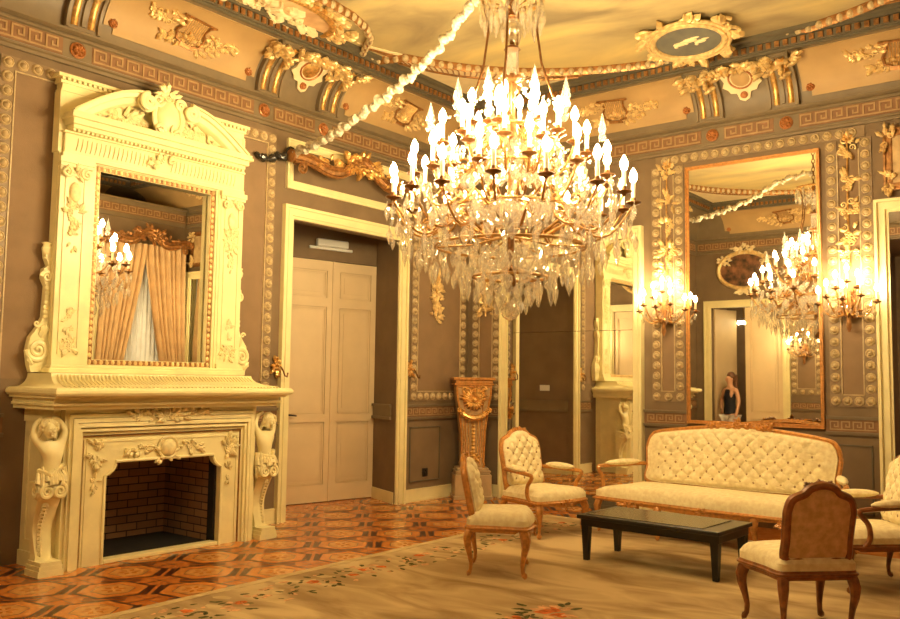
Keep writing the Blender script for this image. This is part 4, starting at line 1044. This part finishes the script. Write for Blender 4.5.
# crystals
def kite(L, Wd, n=6, sh=.35):
    mb = MB(); mb.lathe([(.001, 0), (Wd*.12, -.012), (.001, -.024)], n=n); L -= .024; mb.T = Matrix.Translation((0, 0, -.024)); mb.lathe([(.001, 0), (Wd*.5, -L*sh), (Wd*.42, -L*.62), (.001, -L)], n=n); return mb
def obelisk(L, Wd):
    mb = MB(); mb.lathe([(Wd*.35, 0), (Wd*.5, .03), (Wd*.3, .06), (Wd*.5, .09), (.001, L)], n=6); return mb
def plate_drop(L, Wd):
    mb = MB(); pts = [(0, 0), (-.5, -.30), (-.46, -.55), (-.22, -.82), (0, -1), (.22, -.82), (.46, -.55), (.5, -.30)]
    P = [(x*Wd, z*L) for x, z in pts]; P2 = [(x*.55, z*.62-L*.18) for x, z in P]
    vs = [(x, -.004, z) for x, z in P]+[(x, .004, z) for x, z in P]+[(x, -.014, z) for x, z in P2]+[(x, .014, z) for x, z in P2]; n = 8
    fs = [[i, (i+1) % n, n+(i+1) % n, n+i] for i in range(n)]+[[i, 2*n+i, 2*n+(i+1) % n, (i+1) % n] for i in range(n)]+[[n+i, n+(i+1) % n, 3*n+(i+1) % n, 3*n+i] for i in range(n)]
    fs += [[2*n+i for i in range(n)], [3*n+i for i in range(n)][::-1]]
    mb.add(vs, fs); return mb
KIND = {'a': (kite(.15, .046), .15), 'b': (plate_drop(.15, .095), .15), 'c': (kite(.20, .050), .20), 'd': (kite(.11, .042), .11), 'e': (plate_drop(.13, .085), .13), 'o': (obelisk(.26, .085), .26)}
ROWS = [(.97, 2.98, 26, 'a'), (.97, 2.80, 24, 'a'), (.90, 2.88, 24, 'b'), (.84, 2.72, 24, 'c'), (.78, 2.90, 20, 'b'), (.74, 2.62, 24, 'a'), (.66, 2.76, 20, 'b'), (.64, 2.56, 20, 'c'), (.54, 2.62, 16, 'b'), (.50, 2.46, 18, 'a'),
        (.42, 2.52, 18, 'b'), (.36, 2.42, 18, 'c'), (.27, 2.42, 12, 'e'), (.20, 2.33, 10, 'e'), (.12, 2.26, 7, 'e'), (.30, 2.62, 12, 'b'), (.26, 2.62, 10, 'e'),
        (.88, 3.16, 20, 'd'), (.80, 3.08, 24, 'e'), (.66, 3.12, 20, 'e'), (.60, 3.30, 18, 'd'), (.50, 3.20, 16, 'e'), (.42, 3.48, 14, 'e'), (.34, 3.60, 12, 'd'), (.36, 3.02, 14, 'b'), (.25, 3.36, 10, 'e'), (.22, 3.85, 8, 'd'),
        (.26, 4.70, 16, 'c'), (.26, 4.62, 14, 'a'), (.22, 4.60, 10, 'c'), (.16, 4.66, 8, 'c')]
items = []
for R_, z, n, kd in ROWS:
    for k in range(n):
        a = 2*PI*k/n+random.uniform(-.06, .06)
        items.append((R_+random.uniform(-.02, .02), a, z+random.uniform(-.03, .03), kd, random.uniform(.85, 1.15)))
for k in range(8): items.append((.46, k*PI/4+.2, 3.74, 'o', 1.0))
for k in range(5): items.append((.72, k*PI*2/5+.5, 3.50, 'o', .9))
camv = Vector((7.5-CX, -9.89-CY)).normalized()
def score(it):
    R_, a, z, kd, s_ = it; front = (math.cos(a)*camv.x+math.sin(a)*camv.y)*R_
    return front*1.0+(KIND[kd][1]*s_)*3-abs(z-2.6)*.25+(.9 if kd in 'o' else 0)+(.5 if z > 4.5 else 0)
items.sort(key=score, reverse=True)
srcs = {}
PEND_MAX = 99
for it in items[:PEND_MAX]:
    R_, a, z, kd, s_ = it
    nm = 'crystal_spire' if kd == 'o' else 'crystal_drop'
    if kd not in srcs: srcs[kd] = KIND[kd][0].build(nm, 'crystal', ch, False); o = srcs[kd]
    else: o = copy_obj(srcs[kd], ch)
    o.location = (R_*math.cos(a), R_*math.sin(a), z); o.rotation_euler = (0, 0, a+PI/2); o.scale = (s_, s_, s_)
mb = MB()
for R_, a, z, kd, s_ in items[PEND_MAX:]:
    mb.T = Matrix.Translation((R_*math.cos(a), R_*math.sin(a), z)) @ Matrix.Rotation(a+PI/2, 4, 'Z') @ Matrix.Scale(s_, 4)
    src = KIND[kd][0]; mb.add(src.v, src.f)
# bead chains between the hoops
for zc0, r0, zc1, r1, n in ((4.05, .10, 3.72, .50, 10), (3.62, .24, 3.34, .62, 12), (3.3, .4, 3.05, .82, 14), (2.97, .5, 2.72, .95, 16)):
    for k in range(n):
        a = 2*PI*k/n
        for q in range(9):
            t = q/8; r = r0+(r1-r0)*t; z = zc0+(zc1-zc0)*t-.06*math.sin(t*PI)
            mb.T = Matrix.Translation((r*math.cos(a), r*math.sin(a), z)); mb.ball((0, 0, 0), .015, 5, 4)
mb.T = Matrix()
st = mb.build('crystal_drop', 'crystal', ch, False); st['kind'] = 'stuff'
mb = MB(); mb.ball((0, 0, 2.15), .075, 12, 8); mb.lathe([(.001, 2.06), (.03, 2.09), (.015, 2.12)], n=8); mb.build('bottom_ball', 'crystal2', ch, False)
# ---- wall lights
def sconce(wl, u, z, lab, first=[None]):
    if first[0]:
        o = copy_tree(first[0])
    else:
        o = thing('wall_sconce', '', 'wall light'); first[0] = o
        mb = MB(); mb.lathe([(.001, .0), (.07, .0), (.07, .02), (.04, .035), (.02, .05), (.02, .10)], (0, 0, 0), 14, 'y'); mb.cluster(0, -.02, .07, .14, 26, .08, -.03, 97); mb.lathe([(.01, -.30), (.03, -.25), (.02, -.18), (.035, -.1), (.03, 0), (.02, .12)], (0, -.11, 0), 10)
        mb.build('backplate', 'bronze', o)
        spots = [(-.29, -.16, .02), (.29, -.16, .02), (-.17, -.30, .08), (.17, -.30, .08), (0, -.34, .05), (-.11, -.17, .18), (.11, -.17, .18), (0, -.15, .25)]
        src = None
        for x, y, z_ in spots:
            mb = MB(); pts = [(x*t, -.11+(y+.11)*t, -.06+(z_+.05)*t**2-.10*math.sin(t*PI)) for t in [k/10 for k in range(11)]]
            mb.tube(pts, lambda t: .011-.003*t, 6); arm = mb.build('arm', 'brass', o)
            if src is None: src = [pan_mb.build('drip_pan', 'darkbrass', arm), can_mb.build('candle', 'candle', arm), blb_mb.build('bulb', 'sbulb', arm)]; kids = src
            else: kids = [copy_obj(q, arm) for q in src]
            for q in kids: q.location = (x, y, z_-.02); q.scale = (.75, .75, .7)
        R = random.Random(12); s1 = None
        for k in range(18):
            a = PI+PI*k/17; r = R.uniform(.18, .30); x, y = r*math.cos(a), -.11+r*.75*math.sin(a)
            if s1 is None: s1 = KIND['d'][0].build('crystal_drop', 'crystal', o, False); q = s1
            else: q = copy_obj(s1, o)
            q.location = (x, y, R.uniform(-.06, .02)); q.rotation_euler = (0, 0, a)
    x, y, _ = at(wl, u); o.location = Vector((x, y, z))+Matrix.Rotation(WALLS[wl][0], 3, 'Z') @ Vector((0, -.022, 0)); o.rotation_euler = (0, 0, WALLS[wl][0]); o['label'] = lab; o['category'] = 'wall light'; o['group'] = 'crystal wall lights'
sconce('B', 3.06, 2.46, 'lit crystal wall light on the beaded panel left of the big mirror')
sconce('B', 5.145, 2.46, 'lit crystal wall light on the beaded panel right of the big mirror')
sconce('F', 2.30, 2.30, 'lit crystal wall light right of the doorway, seen in the big mirror')
# lamp in the corridor behind the doorway
cl = thing('hall_lantern', 'small lit hanging lamp in the corridor, seen through the mirrored doorway', 'lamp', (.72, -9.2, 2.95))
mb = MB(); mb.tube([(0, 0, .65), (0, 0, .1)], .01, 6); mb.lathe([(.02, .1), (.12, .06), (.13, .04), (.02, .05)], n=12); mb.build('hanger', 'brass', cl)
for k in range(4):
    a = k*PI/2; mb = MB(); mb.ball((.10*math.cos(a), .10*math.sin(a), .0), .035, 8, 6); mb.build('bulb', 'sbulb', cl)
# ---- cable cover garland
gp = [(.05, -3.95, 4.01), (.07, -3.80, 4.02), (.08, -3.60, 4.08), (.09, -3.50, 4.135), (.30, -3.54, 4.115), (.72, -3.626, 4.13), (1.106, -3.708, 4.176), (1.64, -3.82, 4.28), (2.127, -3.923, 4.385), (2.5, -4.0, 4.502), (2.78, -4.06, 4.624), (3.05, -4.115, 4.80), (3.33, -4.18, 4.90), (3.61, -4.235, 4.95)]
gq = []
def catmull(P, per):
    out = []
    for i in range(len(P)-1):
        p = [Vector(P[max(i-1, 0)]), Vector(P[i]), Vector(P[i+1]), Vector(P[min(i+2, len(P)-1)])]
        nn = max(2, int((p[2]-p[1]).length/per))
        for k in range(nn):
            t = k/nn; out.append(.5*((2*p[1])+(p[2]-p[0])*t+(2*p[0]-5*p[1]+4*p[2]-p[3])*t*t+(3*p[1]-p[0]-3*p[2]+p[3])*t**3))
    out.append(Vector(P[-1])); return out
gq = catmull(gp, .012); R = random.Random(3); pts = []; rad = []
for i, p in enumerate(gq):
    a = i*.36; q = .016
    pts.append((p.x, p.y+q*math.cos(a), p.z+q*math.sin(a))); rad.append(.037+.012*math.sin(i*.8+1.5*math.sin(i*.05))+R.uniform(-.009, .009))
cc = thing('cable_cover', 'ruched pale cloth cable sleeve swagging from the chandelier to the left wall', 'cable')
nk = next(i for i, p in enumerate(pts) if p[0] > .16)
mb = MB(); mb.tube(pts[nk-1:], rad[nk-1:], 9); mb.build('sleeve', 'cloth', cc)
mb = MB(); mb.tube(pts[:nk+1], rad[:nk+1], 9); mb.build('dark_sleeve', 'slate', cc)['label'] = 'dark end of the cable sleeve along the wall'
# ================================================================== RUG
rg = thing('rug', 'large cream floral rug under the seating group', 'rug', (0, 0, 0))
mb = MB(); mb.prism([(2.12, -8.0), (6.42, -8.0), (6.42, -.95), (1.93, -.95)], .001, .014, 'xy'); mb.build('pile', 'rug', rg, False)
mb = MB(); mb.prism([(2.12, -8.0), (2.20, -8.0), (2.01, -.95), (1.93, -.95)], .012, .0165, 'xy'); mb.build('edge_band', 'rugborder', rg, False)
R = random.Random(5); mbs = {'rug_green': MB(), 'rug_red': MB(), 'rug_pink': MB(), 'rugborder': MB()}
def blot(mb, x, y, r, n=7, el=1, rot=0, z=.0155):
    P = []
    for k in range(n):
        a = 2*PI*k/n; q = r*R.uniform(.6, 1.15); px, py = q*math.cos(a)*el, q*math.sin(a); P.append((x+px*math.cos(rot)-py*math.sin(rot), y+px*math.sin(rot)+py*math.cos(rot), z+R.uniform(0, .0012)))
    mb.add(P, [list(range(n))])
def rose(x, y, s):
    for k in range(4): blot(mbs['rug_red'], x+R.uniform(-.5, .5)*s*.4, y+R.uniform(-.5, .5)*s*.4, s*.16, 8)
    for k in range(8): a = R.uniform(0, 6.3); blot(mbs['rug_pink'], x+s*.32*math.cos(a), y+s*.32*math.sin(a), s*.11, 7, 1.4, a)
    for k in range(14): a = R.uniform(0, 6.3); q = R.uniform(.4, .75); blot(mbs['rug_green'], x+s*q*math.cos(a), y+s*q*math.sin(a), s*.065, 6, 2.2, a+R.uniform(-.6, .6))
y = -7.8
while y < -1.2:
    ex = 2.12+(y+8)*(-.19/7.05)
    for q in range(6):
        a = R.uniform(0, 6.3); blot(mbs['rug_green'], ex+.42+R.uniform(-.22, .22), y+R.uniform(-.2, .2), R.uniform(.012, .026), 6, 2.0, a)
    for q in range(4): blot(mbs['rug_pink'], ex+.42+R.uniform(-.22, .22), y+R.uniform(-.2, .2), R.uniform(.015, .035), 7, 1.6, R.uniform(0, 3))
    if R.random() < .3: blot(mbs['rug_red'], ex+.40+R.uniform(-.1, .1), y, .055, 7)
    blot(mbs['rugborder'], ex+.42+R.uniform(-.25, .25), y, .055, 9, 1.5, R.uniform(0, 3), .0148)
    y += .19
for x, y_, s in ((4.30, -4.65, .42), (4.20, -4.95, .22), (5.1, -5.6, .4)): rose(x, y_, s)
for nm, m in mbs.items(): mb = m; mb.build({'rug_green': 'leaf_pattern', 'rug_red': 'rose_pattern', 'rug_pink': 'petal_pattern', 'rugborder': 'scroll_pattern'}[nm], nm, rg, False)
# ================================================================== SEATING
def smooth_loop(P, per=6):
    out = []; n = len(P)
    for i in range(n):
        p = [Vector(P[(i+k-1) % n]) for k in range(4)]
        for k in range(per):
            t = k/per; out.append(.5*((2*p[1])+(p[2]-p[0])*t+(2*p[0]-5*p[1]+4*p[2]-p[3])*t*t+(3*p[1]-p[0]-3*p[2]+p[3])*t**3))
    return out
def pad(outline, fn, thick, dome, rings=16, tuft=None, base=0.0):
    """cushion on a closed 2d outline; fn(u,v,h) places it; tuft(u,v) lowers it"""
    n = len(outline); cu = sum(p[0] for p in outline)/n; cv = sum(p[1] for p in outline)/n
    mb = MB(); rs = [[fn(p[0], p[1], base) for p in outline]]
    for k in range(rings+1):
        q = 1-k/(rings+.35); ring_ = []
        prof = (1-(q if k else 1)**3.2)
        for p in outline:
            u, v = cu+(p[0]-cu)*q, cv+(p[1]-cv)*q
            e = min(1, (1-q)*6); h = base+thick*min(1, (1-(1-e)**2)**.5 if k else .55)+dome*prof
            if tuft: h -= tuft(u, v)*min(1, (1-q)*5)
            ring_.append(fn(u, v, h))
        rs.append(ring_)
    mb.rings(rs); return mb
def cab_leg(x, y, h, dx, dy, s=1.0):
    L = math.hypot(dx, dy) or 1; dx, dy = dx/L, dy/L; pts = []; rad = []
    for t, o_, r in ((0, 0, .030), (.08, .012, .034), (.2, .030, .033), (.36, .026, .026), (.55, .006, .019), (.72, -.008, .015), (.86, -.004, .014), (.94, .012, .017), (.965, .024, .020)):
        pts.append((x+dx*o_*s, y+dy*o_*s, max(.024, h*(1-t)))); rad.append(r*s*1.22)
    mb = MB(); mb.tube(pts, rad, 8); return mb
def seat(name, lab, cat, loc, rot, Wf, Wr, Dp, bW, bH, arms, wood, fab, fabback, group=None, tuftp=None, hs=.40, legs_mid=0, hump=.05, tilt=.20, z0=.50, shoulder=.12, seat_th=.085):
    o = thing(name, lab, cat, loc, rot, group)
    yf, yr = -Dp/2, Dp/2
    # seat outline (serpentine front)
    ctrl = [(-Wf/2, yf+.03), (-Wf*.36, yf-.005), (-Wf*.18, yf-.02), (0, yf-.035), (Wf*.18, yf-.02), (Wf*.36, yf-.005), (Wf/2, yf+.03), (Wf/2-.005+.01, yf+.12), ((Wf*.35+Wr*.65)/2, .06), (Wr/2, yr-.02), (Wr*.25, yr), (-Wr*.25, yr), (-Wr/2, yr-.02), (-(Wf*.35+Wr*.65)/2, .06), (-Wf/2+.005-.01, yf+.12)]
    ol = [(p[0], p[1]) for p in smooth_loop([(x, y, 0) for x, y in ctrl], 5)]
    mb = MB(); rs = []
    for q, z in ((.93, hs-.05), (1.0, hs-.045), (1.012, hs-.02), (1.0, hs), (.985, hs+.012)):
        rs.append([(x*q, y*q, z-(.018*math.cos(x/Wf*PI*2)*(1 if y < yf+.1 else 0) if z < hs-.03 else 0)) for x, y in ol])
    mb.rings(rs); 
    rail = mb.build('seat_rail', wood, o)
    mb = MB(); mb.tube([(x*1.012, y*1.012, hs-.012) for x, y in ol], .011, 6, True)
    xs_c = [0] if not legs_mid else [-Wf/3, 0, Wf/3]
    for xc in xs_c: mb.cluster(xc, hs-.04, .09, .022, 18, .05, yf-.028, 100+int(xc*10))
    mb.build('rail_carving', wood, rail)
    pad(ol, lambda u, v, h: (u*.985, v*.985, hs+.010+h), seat_th, .035, 12).build('seat_cushion', fab, o)
    # legs
    for s in (-1, 1):
        cab_leg(s*(Wf/2-.035), yf+.055, hs-.02, s, -1).build('leg', wood, o)
        cab_leg(s*(Wr/2-.03), yr-.035, hs-.02, s*.5, 1, .9).build('leg', wood, o)
        if legs_mid: cab_leg(s*Wf/5.0, yf+.015, hs-.02, 0, -1).build('leg', wood, o)
    if legs_mid: cab_leg(0, yr-.035, hs-.02, 0, 1, .9).build('leg', wood, o)
    # back
    ct, stt = math.cos(tilt), math.sin(tilt); yb = yr-.045
    def bf(u, v, h): return (u, yb+v*stt-h*ct, z0+v*ct+h*stt)
    w2 = bW/2; sh = shoulder
    bc = [(-w2*.96, 0), (-w2*.98, bH*.3), (-w2, bH*.62), (-w2*1.0, bH-sh*1.15), (-w2+sh*.25, bH-sh*.42), (-w2+sh*1.0, bH-sh*.06), (-w2*.36, bH+hump*.62), (0, bH+hump), (w2*.36, bH+hump*.62), (w2-sh*1.0, bH-sh*.06), (w2-sh*.25, bH-sh*.42), (w2*1.0, bH-sh*1.15), (w2, bH*.62), (w2*.98, bH*.3), (w2*.96, 0), (w2*.5, -.012), (0, -.018), (-w2*.5, -.012)]
    bo = [(p[0], p[1]) for p in smooth_loop([(x, y, 0) for x, y in bc], 6)]
    mb = MB(); fr = .024
    mb.tube([bf(u, v, 0) for u, v in bo], fr, 8, True, 1.25); mb.tube([bf(u*.965, v*.965+.01, .018) for u, v in bo], .010, 5, True)
    for s in (-1, 1): mb.tube([(s*(Wr/2-.035), yr-.04, hs-.03), bf(s*w2*.97, -.05, 0), bf(s*w2*.97, .03, 0)], .026, 8)
    bfm = mb.build('back_frame', wood, o)
    mb = MB(); mb.T = Matrix.Translation(bf(0, bH+hump-.012, .0)) @ Matrix.Rotation(-tilt, 4, 'X')
    cw = .09 if bW < 1 else .34
    mb.cluster(0, .0, cw, .014, 22 if bW < 1 else 70, .034 if bW < 1 else .075, -.02, 111); mb.flower(0, .008, .036 if bW < 1 else .06, -.03, 6)
    mb.build('crest_carving', wood, bfm)
    tf = None
    if tuftp:
        px, pz, dp_ = tuftp
        def tf(u, v):
            a, b = (u/px+v/pz), (u/px-v/pz)
            q = (abs(math.sin(PI*a))*abs(math.sin(PI*b)))**.5
            return dp_*(1-q)
    inner = [(u*.955, v*.955+.012) for u, v in bo]
    big = bW > 1
    if big:
        inner = [(p[0], p[1]) for p in smooth_loop([(u*.985, v*.955+.012, 0) for u, v in bc], 14)]
    bmesh_ = pad(inner, lambda u, v, h: bf(u, v, h+.004), .035 if not tuftp else .065, .035, 14 if not tuftp else (26 if not big else 40), tf)
    bmesh_.build('back_cushion', fab, o); bverts = [Vector(v) for v in bmesh_.v]
    if tuftp:
        src = None; px, pz, dp_ = tuftp; k = -1
        cand = []
        for i in range(-60, 61):
            for j in range(-60, 61):
                u, v = px*(i+j)/2, pz*(i-j)/2
                if abs(u) < w2*.90-.02 and .05 < v < bH*(.93 if abs(u) < w2*.6 else .80)-.02: cand.append((u, v))
        for u, v in cand[:100]:
            pq = Vector(bf(u, v, .06)); pos = min(bverts, key=lambda q_: (q_-pq).length_squared)
            if src is None: mb = MB(); mb.ball((0, 0, 0), .014, 7, 5, (1, .6, 1)); src = mb.build('button', 'button', o); q = src
            else: q = copy_obj(src, o)
            q.location = pos
    pad([(u*.95, v*.955+.012) for u, v in bo][::-1], lambda u, v, h: bf(u, v, -h-.004), .012, .012, 6).build('back_panel', fabback, o)
    if arms:
        for s in (-1, 1):
            xa = s*(Wr/2+.005); P0 = bf(s*w2*.99, bH*.34, 0); xe = s*(Wf/2+.015); ye = yf+.16; ze = P0[2]-.015
            mb = MB(); mb.tube([tuple(p) for p in catmull([P0, ((P0[0]*2+xe)/3+s*.02, P0[1]*.6+ye*.4, ze+.012), (xe+s*.01, ye+.02, ze), (xe+s*.005, ye-.045, ze-.015), (xe, ye-.035, ze-.05), (xe-s*.005, ye+.02, ze-.12), (xe-s*.012, ye+.03, hs+.05), (s*(Wf/2-.015), ye-.02, hs-.02)], .02)], .021, 8)
            arm = mb.build('arm', wood, o)
            mb = MB(); L = math.dist((P0[0], P0[1]), (xe, ye)); 
            ax = Vector((xe-P0[0], ye-P0[1], ze-P0[2])); c0 = Vector(P0)+ax*.52
            rs = []
            for k in range(11):
                t = k/10; c_ = Vector(P0)+ax*(.18+.72*t); r = max(.002, math.sin(PI*(.02+.96*t))**.5)
                rs.append([(c_.x+.052*r*math.cos(a*PI/6), c_.y, c_.z+.030+.036*r*math.sin(a*PI/6)) for a in range(12)])
            mb.rings(rs); mb.build('arm_pad', fab, arm)
    return o
# sofa
seat('sofa', 'long cream buttoned sofa with gilded carved frame below the big mirror', 'sofa', (4.20, -1.33, .02), -.075, 2.50, 2.36, .74, 2.06, .56, True, 'golden_wood', 'fabric', 'fabric2',
     tuftp=(.142, .148, .030), hs=.36, legs_mid=1, hump=.085, tilt=.17, z0=.50, shoulder=.16, seat_th=.11)
# armchairs
seat('armchair', 'cream buttoned armchair with gilded frame standing beside the corner pedestal', 'armchair', (2.55, -2.03, .02), PI/2-.2, .72, .60, .64, .56, .53, True, 'golden_wood', 'fabric', 'fabric2', 'cream armchairs',
     tuftp=(.115, .13, .026), hs=.36, z0=.47, hump=.06)
seat('armchair', 'cream buttoned armchair cut off by the right edge of the picture', 'armchair', (5.76, -2.28, .02), -.95, .72, .60, .64, .56, .55, True, 'brownwood', 'fabric', 'fabric2', 'cream armchairs',
     tuftp=(.115, .13, .026), hs=.36, z0=.47, hump=.06)
# side chairs
seat('side_chair', 'cream side chair with gilded cabriole legs in front of the armchair and pedestal', 'chair', (3.28, -3.86, .02), 2.13, .60, .52, .52, .44, .42, False, 'golden_wood', 'fabric', 'fabric2', 'cream side chairs', tuftp=(.14, .15, .03), hs=.40, z0=.48, hump=.05, shoulder=.10)
seat('side_chair', 'side chair seen from behind with carved brown frame and peach damask back', 'chair', (5.71, -3.91, .02), PI+.80, .60, .52, .52, .44, .43, False, 'brownwood', 'fabric', 'fabric2', 'cream side chairs', tuftp=(.14, .15, .03), hs=.40, z0=.48, hump=.05, shoulder=.10)
# coffee table
ct = thing('coffee_table', 'low black lacquered coffee table with slate top in front of the sofa', 'table', (4.21, -2.71, .02), -.035)
mb = MB(); mb.bbox(-.66, .66, -.35, .35, .365, .40, .004); mb.bbox(-.64, .64, -.31, .31, .30, .365, .003); mb.build('table_frame', 'black', ct)
mb = MB(); mb.bbox(-.60, .50, -.29, .29, .395, .406, .003); mb.build('top_panel', 'slate', ct)
for sx in (-1, 1):
    for sy in (-1, 1):
        mb = MB(); x, y = sx*.60, sy*.275; rs = [[(x-w_, y-w_, z), (x+w_, y-w_, z), (x+w_, y+w_, z), (x-w_, y+w_, z)] for w_, z in ((.022, 0), (.035, .31))]; mb.rings(rs); mb.build('leg', 'black', ct)
# ================================================================== BEHIND THE CAMERA, SEEN IN THE MIRRORS
def curtain(x0, x1, gather, lab, m):        # hangs from z=3.95; local frame of the right wall, gathered towards one side at z=1.3
    o = MB(); rs = []; N = 90
    for k in range(26):
        z = 3.95-3.9*k/25; t = min(1, (3.95-z)/2.5); row = []
        for i in range(N+1):
            q = i/N; xa = x0+(x1-x0)*q; xg = gather+(q-.5)*.42
            x = xa+(xg-xa)*(t**1.3*.92 if gather is not None else 0)
            row.append((x, -.19-.045*math.sin(q*46+math.sin(z*2)*.5)-.02*math.sin(q*17), z))
        rs.append(row)
    fs_rs = rs; mb = MB(); mb.rings(fs_rs, closed_u=False)
    nb = [[(x, y+.012, z) for x, y, z in r][::-1] for r in rs]; mb.rings(nb, closed_u=False)
    return mb
cx0 = thing('curtain', 'peach curtain drawn to the left, seen in the overmantel mirror', 'curtain', (BX-GAP, WY, 0), RR, 'window curtains')
curtain(-.84, .02, -.72, '', 'curtain').build('drape', 'curtain', cx0)
cx1 = thing('curtain', 'peach curtain drawn to the right, seen in the overmantel mirror', 'curtain', (BX-GAP, WY, 0), RR, 'window curtains')
curtain(-.02, .84, .72, '', 'curtain').build('drape', 'curtain', cx1)
mb = MB(); rs = []
for k in range(2):
    z = 3.9-3.85*k; rs.append([(-.8+1.6*i/120, -.085-.015*math.sin(i*.9), z) for i in range(121)])
mb.rings(rs, closed_u=False); mb.rings([[(x, y+.01, z) for x, y, z in r][::-1] for r in rs], closed_u=False)
o = mb.build('sheer_curtain', 'sheer', None, True, (BX-GAP, WY, 0), RR); tag(o, 'pale sheer curtain between the parted drapes', 'curtain')
pw = thing('carved_pelmet', 'carved wooden pelmet above the window curtains, seen in the overmantel mirror', 'pelmet', (BX-GAP, WY, 4.02), RR)
pelmet(pw, .90, 'bronze', 'bronze', .22)
ov = thing('oval_painting', 'dark oval painting in a carved frame over the doorway, seen in the big mirror', 'painting', (1.08, -D, 4.0), RF)
mb = MB(); mb.lathe([(.001, .03), (.36, .03), (.36, 0)], (0, 0, 0), 40, 'y')
mb.v = [(x*1.45, y, z) for x, y, z in mb.v]; mb.build('canvas', 'paint_oval', ov)
mb = MB(); mb.tube([(.55*math.cos(a*PI/24), -.04, .385*math.sin(a*PI/24)) for a in range(48)], .045, 8, True); mb.build('frame', 'goldlite', ov)
mb = MB(); mb.cluster(0, .45, .22, .06, 30, .09, -.05, 120); mb.cluster(.42, .22, .12, .08, 14, .085, -.05, 121); mb.cluster(-.42, .22, .12, .08, 14, .085, -.05, 122); mb.cluster(0, -.45, .15, .05, 14, .11, -.05, 123); mb.build('frame_carving', 'creampan', ov)
# woman in the doorway
pr = thing('person', 'woman in dark tank top and white shorts, hand on hip, in the mirrored doorway', 'person', (.80, -8.12, 0), RF+.5); pr.scale = (-1.04, 1.04, 1.04)
Jn = [(0, 0, .98, (.15, .10)), (0, -.005, 1.10, (.118, .085)), (0, -.01, 1.22, (.125, .09)), (0, 0, 1.36, (.135, .088)), (0, .01, 1.46, (.06, .055)), (0, 0, 1.53, (.048, .05)), (0, -.015, 1.62, (.068, .082)), (0, -.01, 1.70, (.062, .075)),
      (-.17, .01, 1.42, .048), (-.30, .05, 1.22, .038), (-.19, -.06, 1.04, .028), (-.13, -.11, 1.02, (.030, .018)),
      (.17, .01, 1.42, .048), (.23, .02, 1.18, .038), (.25, -.06, .95, .027), (.25, -.09, .87, (.022, .03)),
      (-.09, 0, .86, .088), (-.10, -.01, .50, .055), (-.10, .02, .10, .038), (-.11, -.08, .04, .036),
      (.09, 0, .86, .088), (.11, -.02, .50, .055), (.12, .02, .10, .038), (.13, -.08, .04, .036)]
En = [(0, 1), (1, 2), (2, 3), (3, 4), (4, 5), (5, 6), (6, 7), (3, 8), (8, 9), (9, 10), (10, 11), (3, 12), (12, 13), (13, 14), (14, 15), (0, 16), (16, 17), (17, 18), (18, 19), (0, 20), (20, 21), (21, 22), (22, 23)]
skin_mesh('body', Jn, En, 'skin', pr)
J2 = [(0, 0, .90, (.170, .125)), (0, 0, .97, (.165, .118)), (0, -.005, 1.10, (.13, .098)), (0, -.01, 1.22, (.138, .104)), (0, 0, 1.36, (.150, .100)), (0, .005, 1.45, (.125, .078))]
skin_mesh('tank_top', J2, [(k, k+1) for k in range(5)], 'navy', pr)
J3 = [(0, 0, .90, (.150, .115)), (-.085, 0, .84, .100), (-.095, 0, .70, .095), (.085, 0, .84, .100), (.095, 0, .70, .095)]
skin_mesh('shorts', J3, [(0, 1), (1, 2), (0, 3), (3, 4)], 'whitecloth', pr)
mb = MB(); mb.ball((0, .035, 1.685), .088, 14, 9, (.92, 1.0, 1.1)); mb.tube([(0, .09, 1.70), (0, .13, 1.60), (.02, .12, 1.45), (.02, .11, 1.36)], lambda t: .07-.04*t, 8); mb.build('hair', 'hair', pr)
mb = MB(); mb.ball((0, -.105, 1.61), .014, 6, 5, (.8, 1, 1.5)); mb.ball((-.03, -.09, 1.635), .010, 6, 4); mb.ball((.03, -.09, 1.635), .010, 6, 4); mb.ball((0, -.094, 1.575), .012, 6, 4, (1.8, .7, .5))
for s in (-1, 1): mb.ball((s*.072, -.005, 1.625), .018, 6, 5, (.5, 1, 1.6))
mb.build('face', 'skin', pr)
for hx, hy, hz, dxs in ((-.11, -.13, 1.01, (.7, -.3, -.6)), (.25, -.10, .84, (0, -.2, -1))):
    mb = MB(); d = Vector(dxs).normalized(); sdv = d.cross(Vector((0, 1, .2))).normalized()
    for k in range(5):
        b0 = Vector((hx, hy, hz))+sdv*(k-2)*.016; L = (.05, .075, .08, .075, .058)[k]
        dd = (d+sdv*(k-2)*.06-(sdv*.7 if k == 0 else sdv*0)).normalized()
        mb.tube([tuple(b0), tuple(b0+dd*L*.5), tuple(b0+dd*L+Vector((0, .012, 0)))], .0085, 6)
    mb.build('hand', 'skin', pr)

bpy.context.view_layer.update()
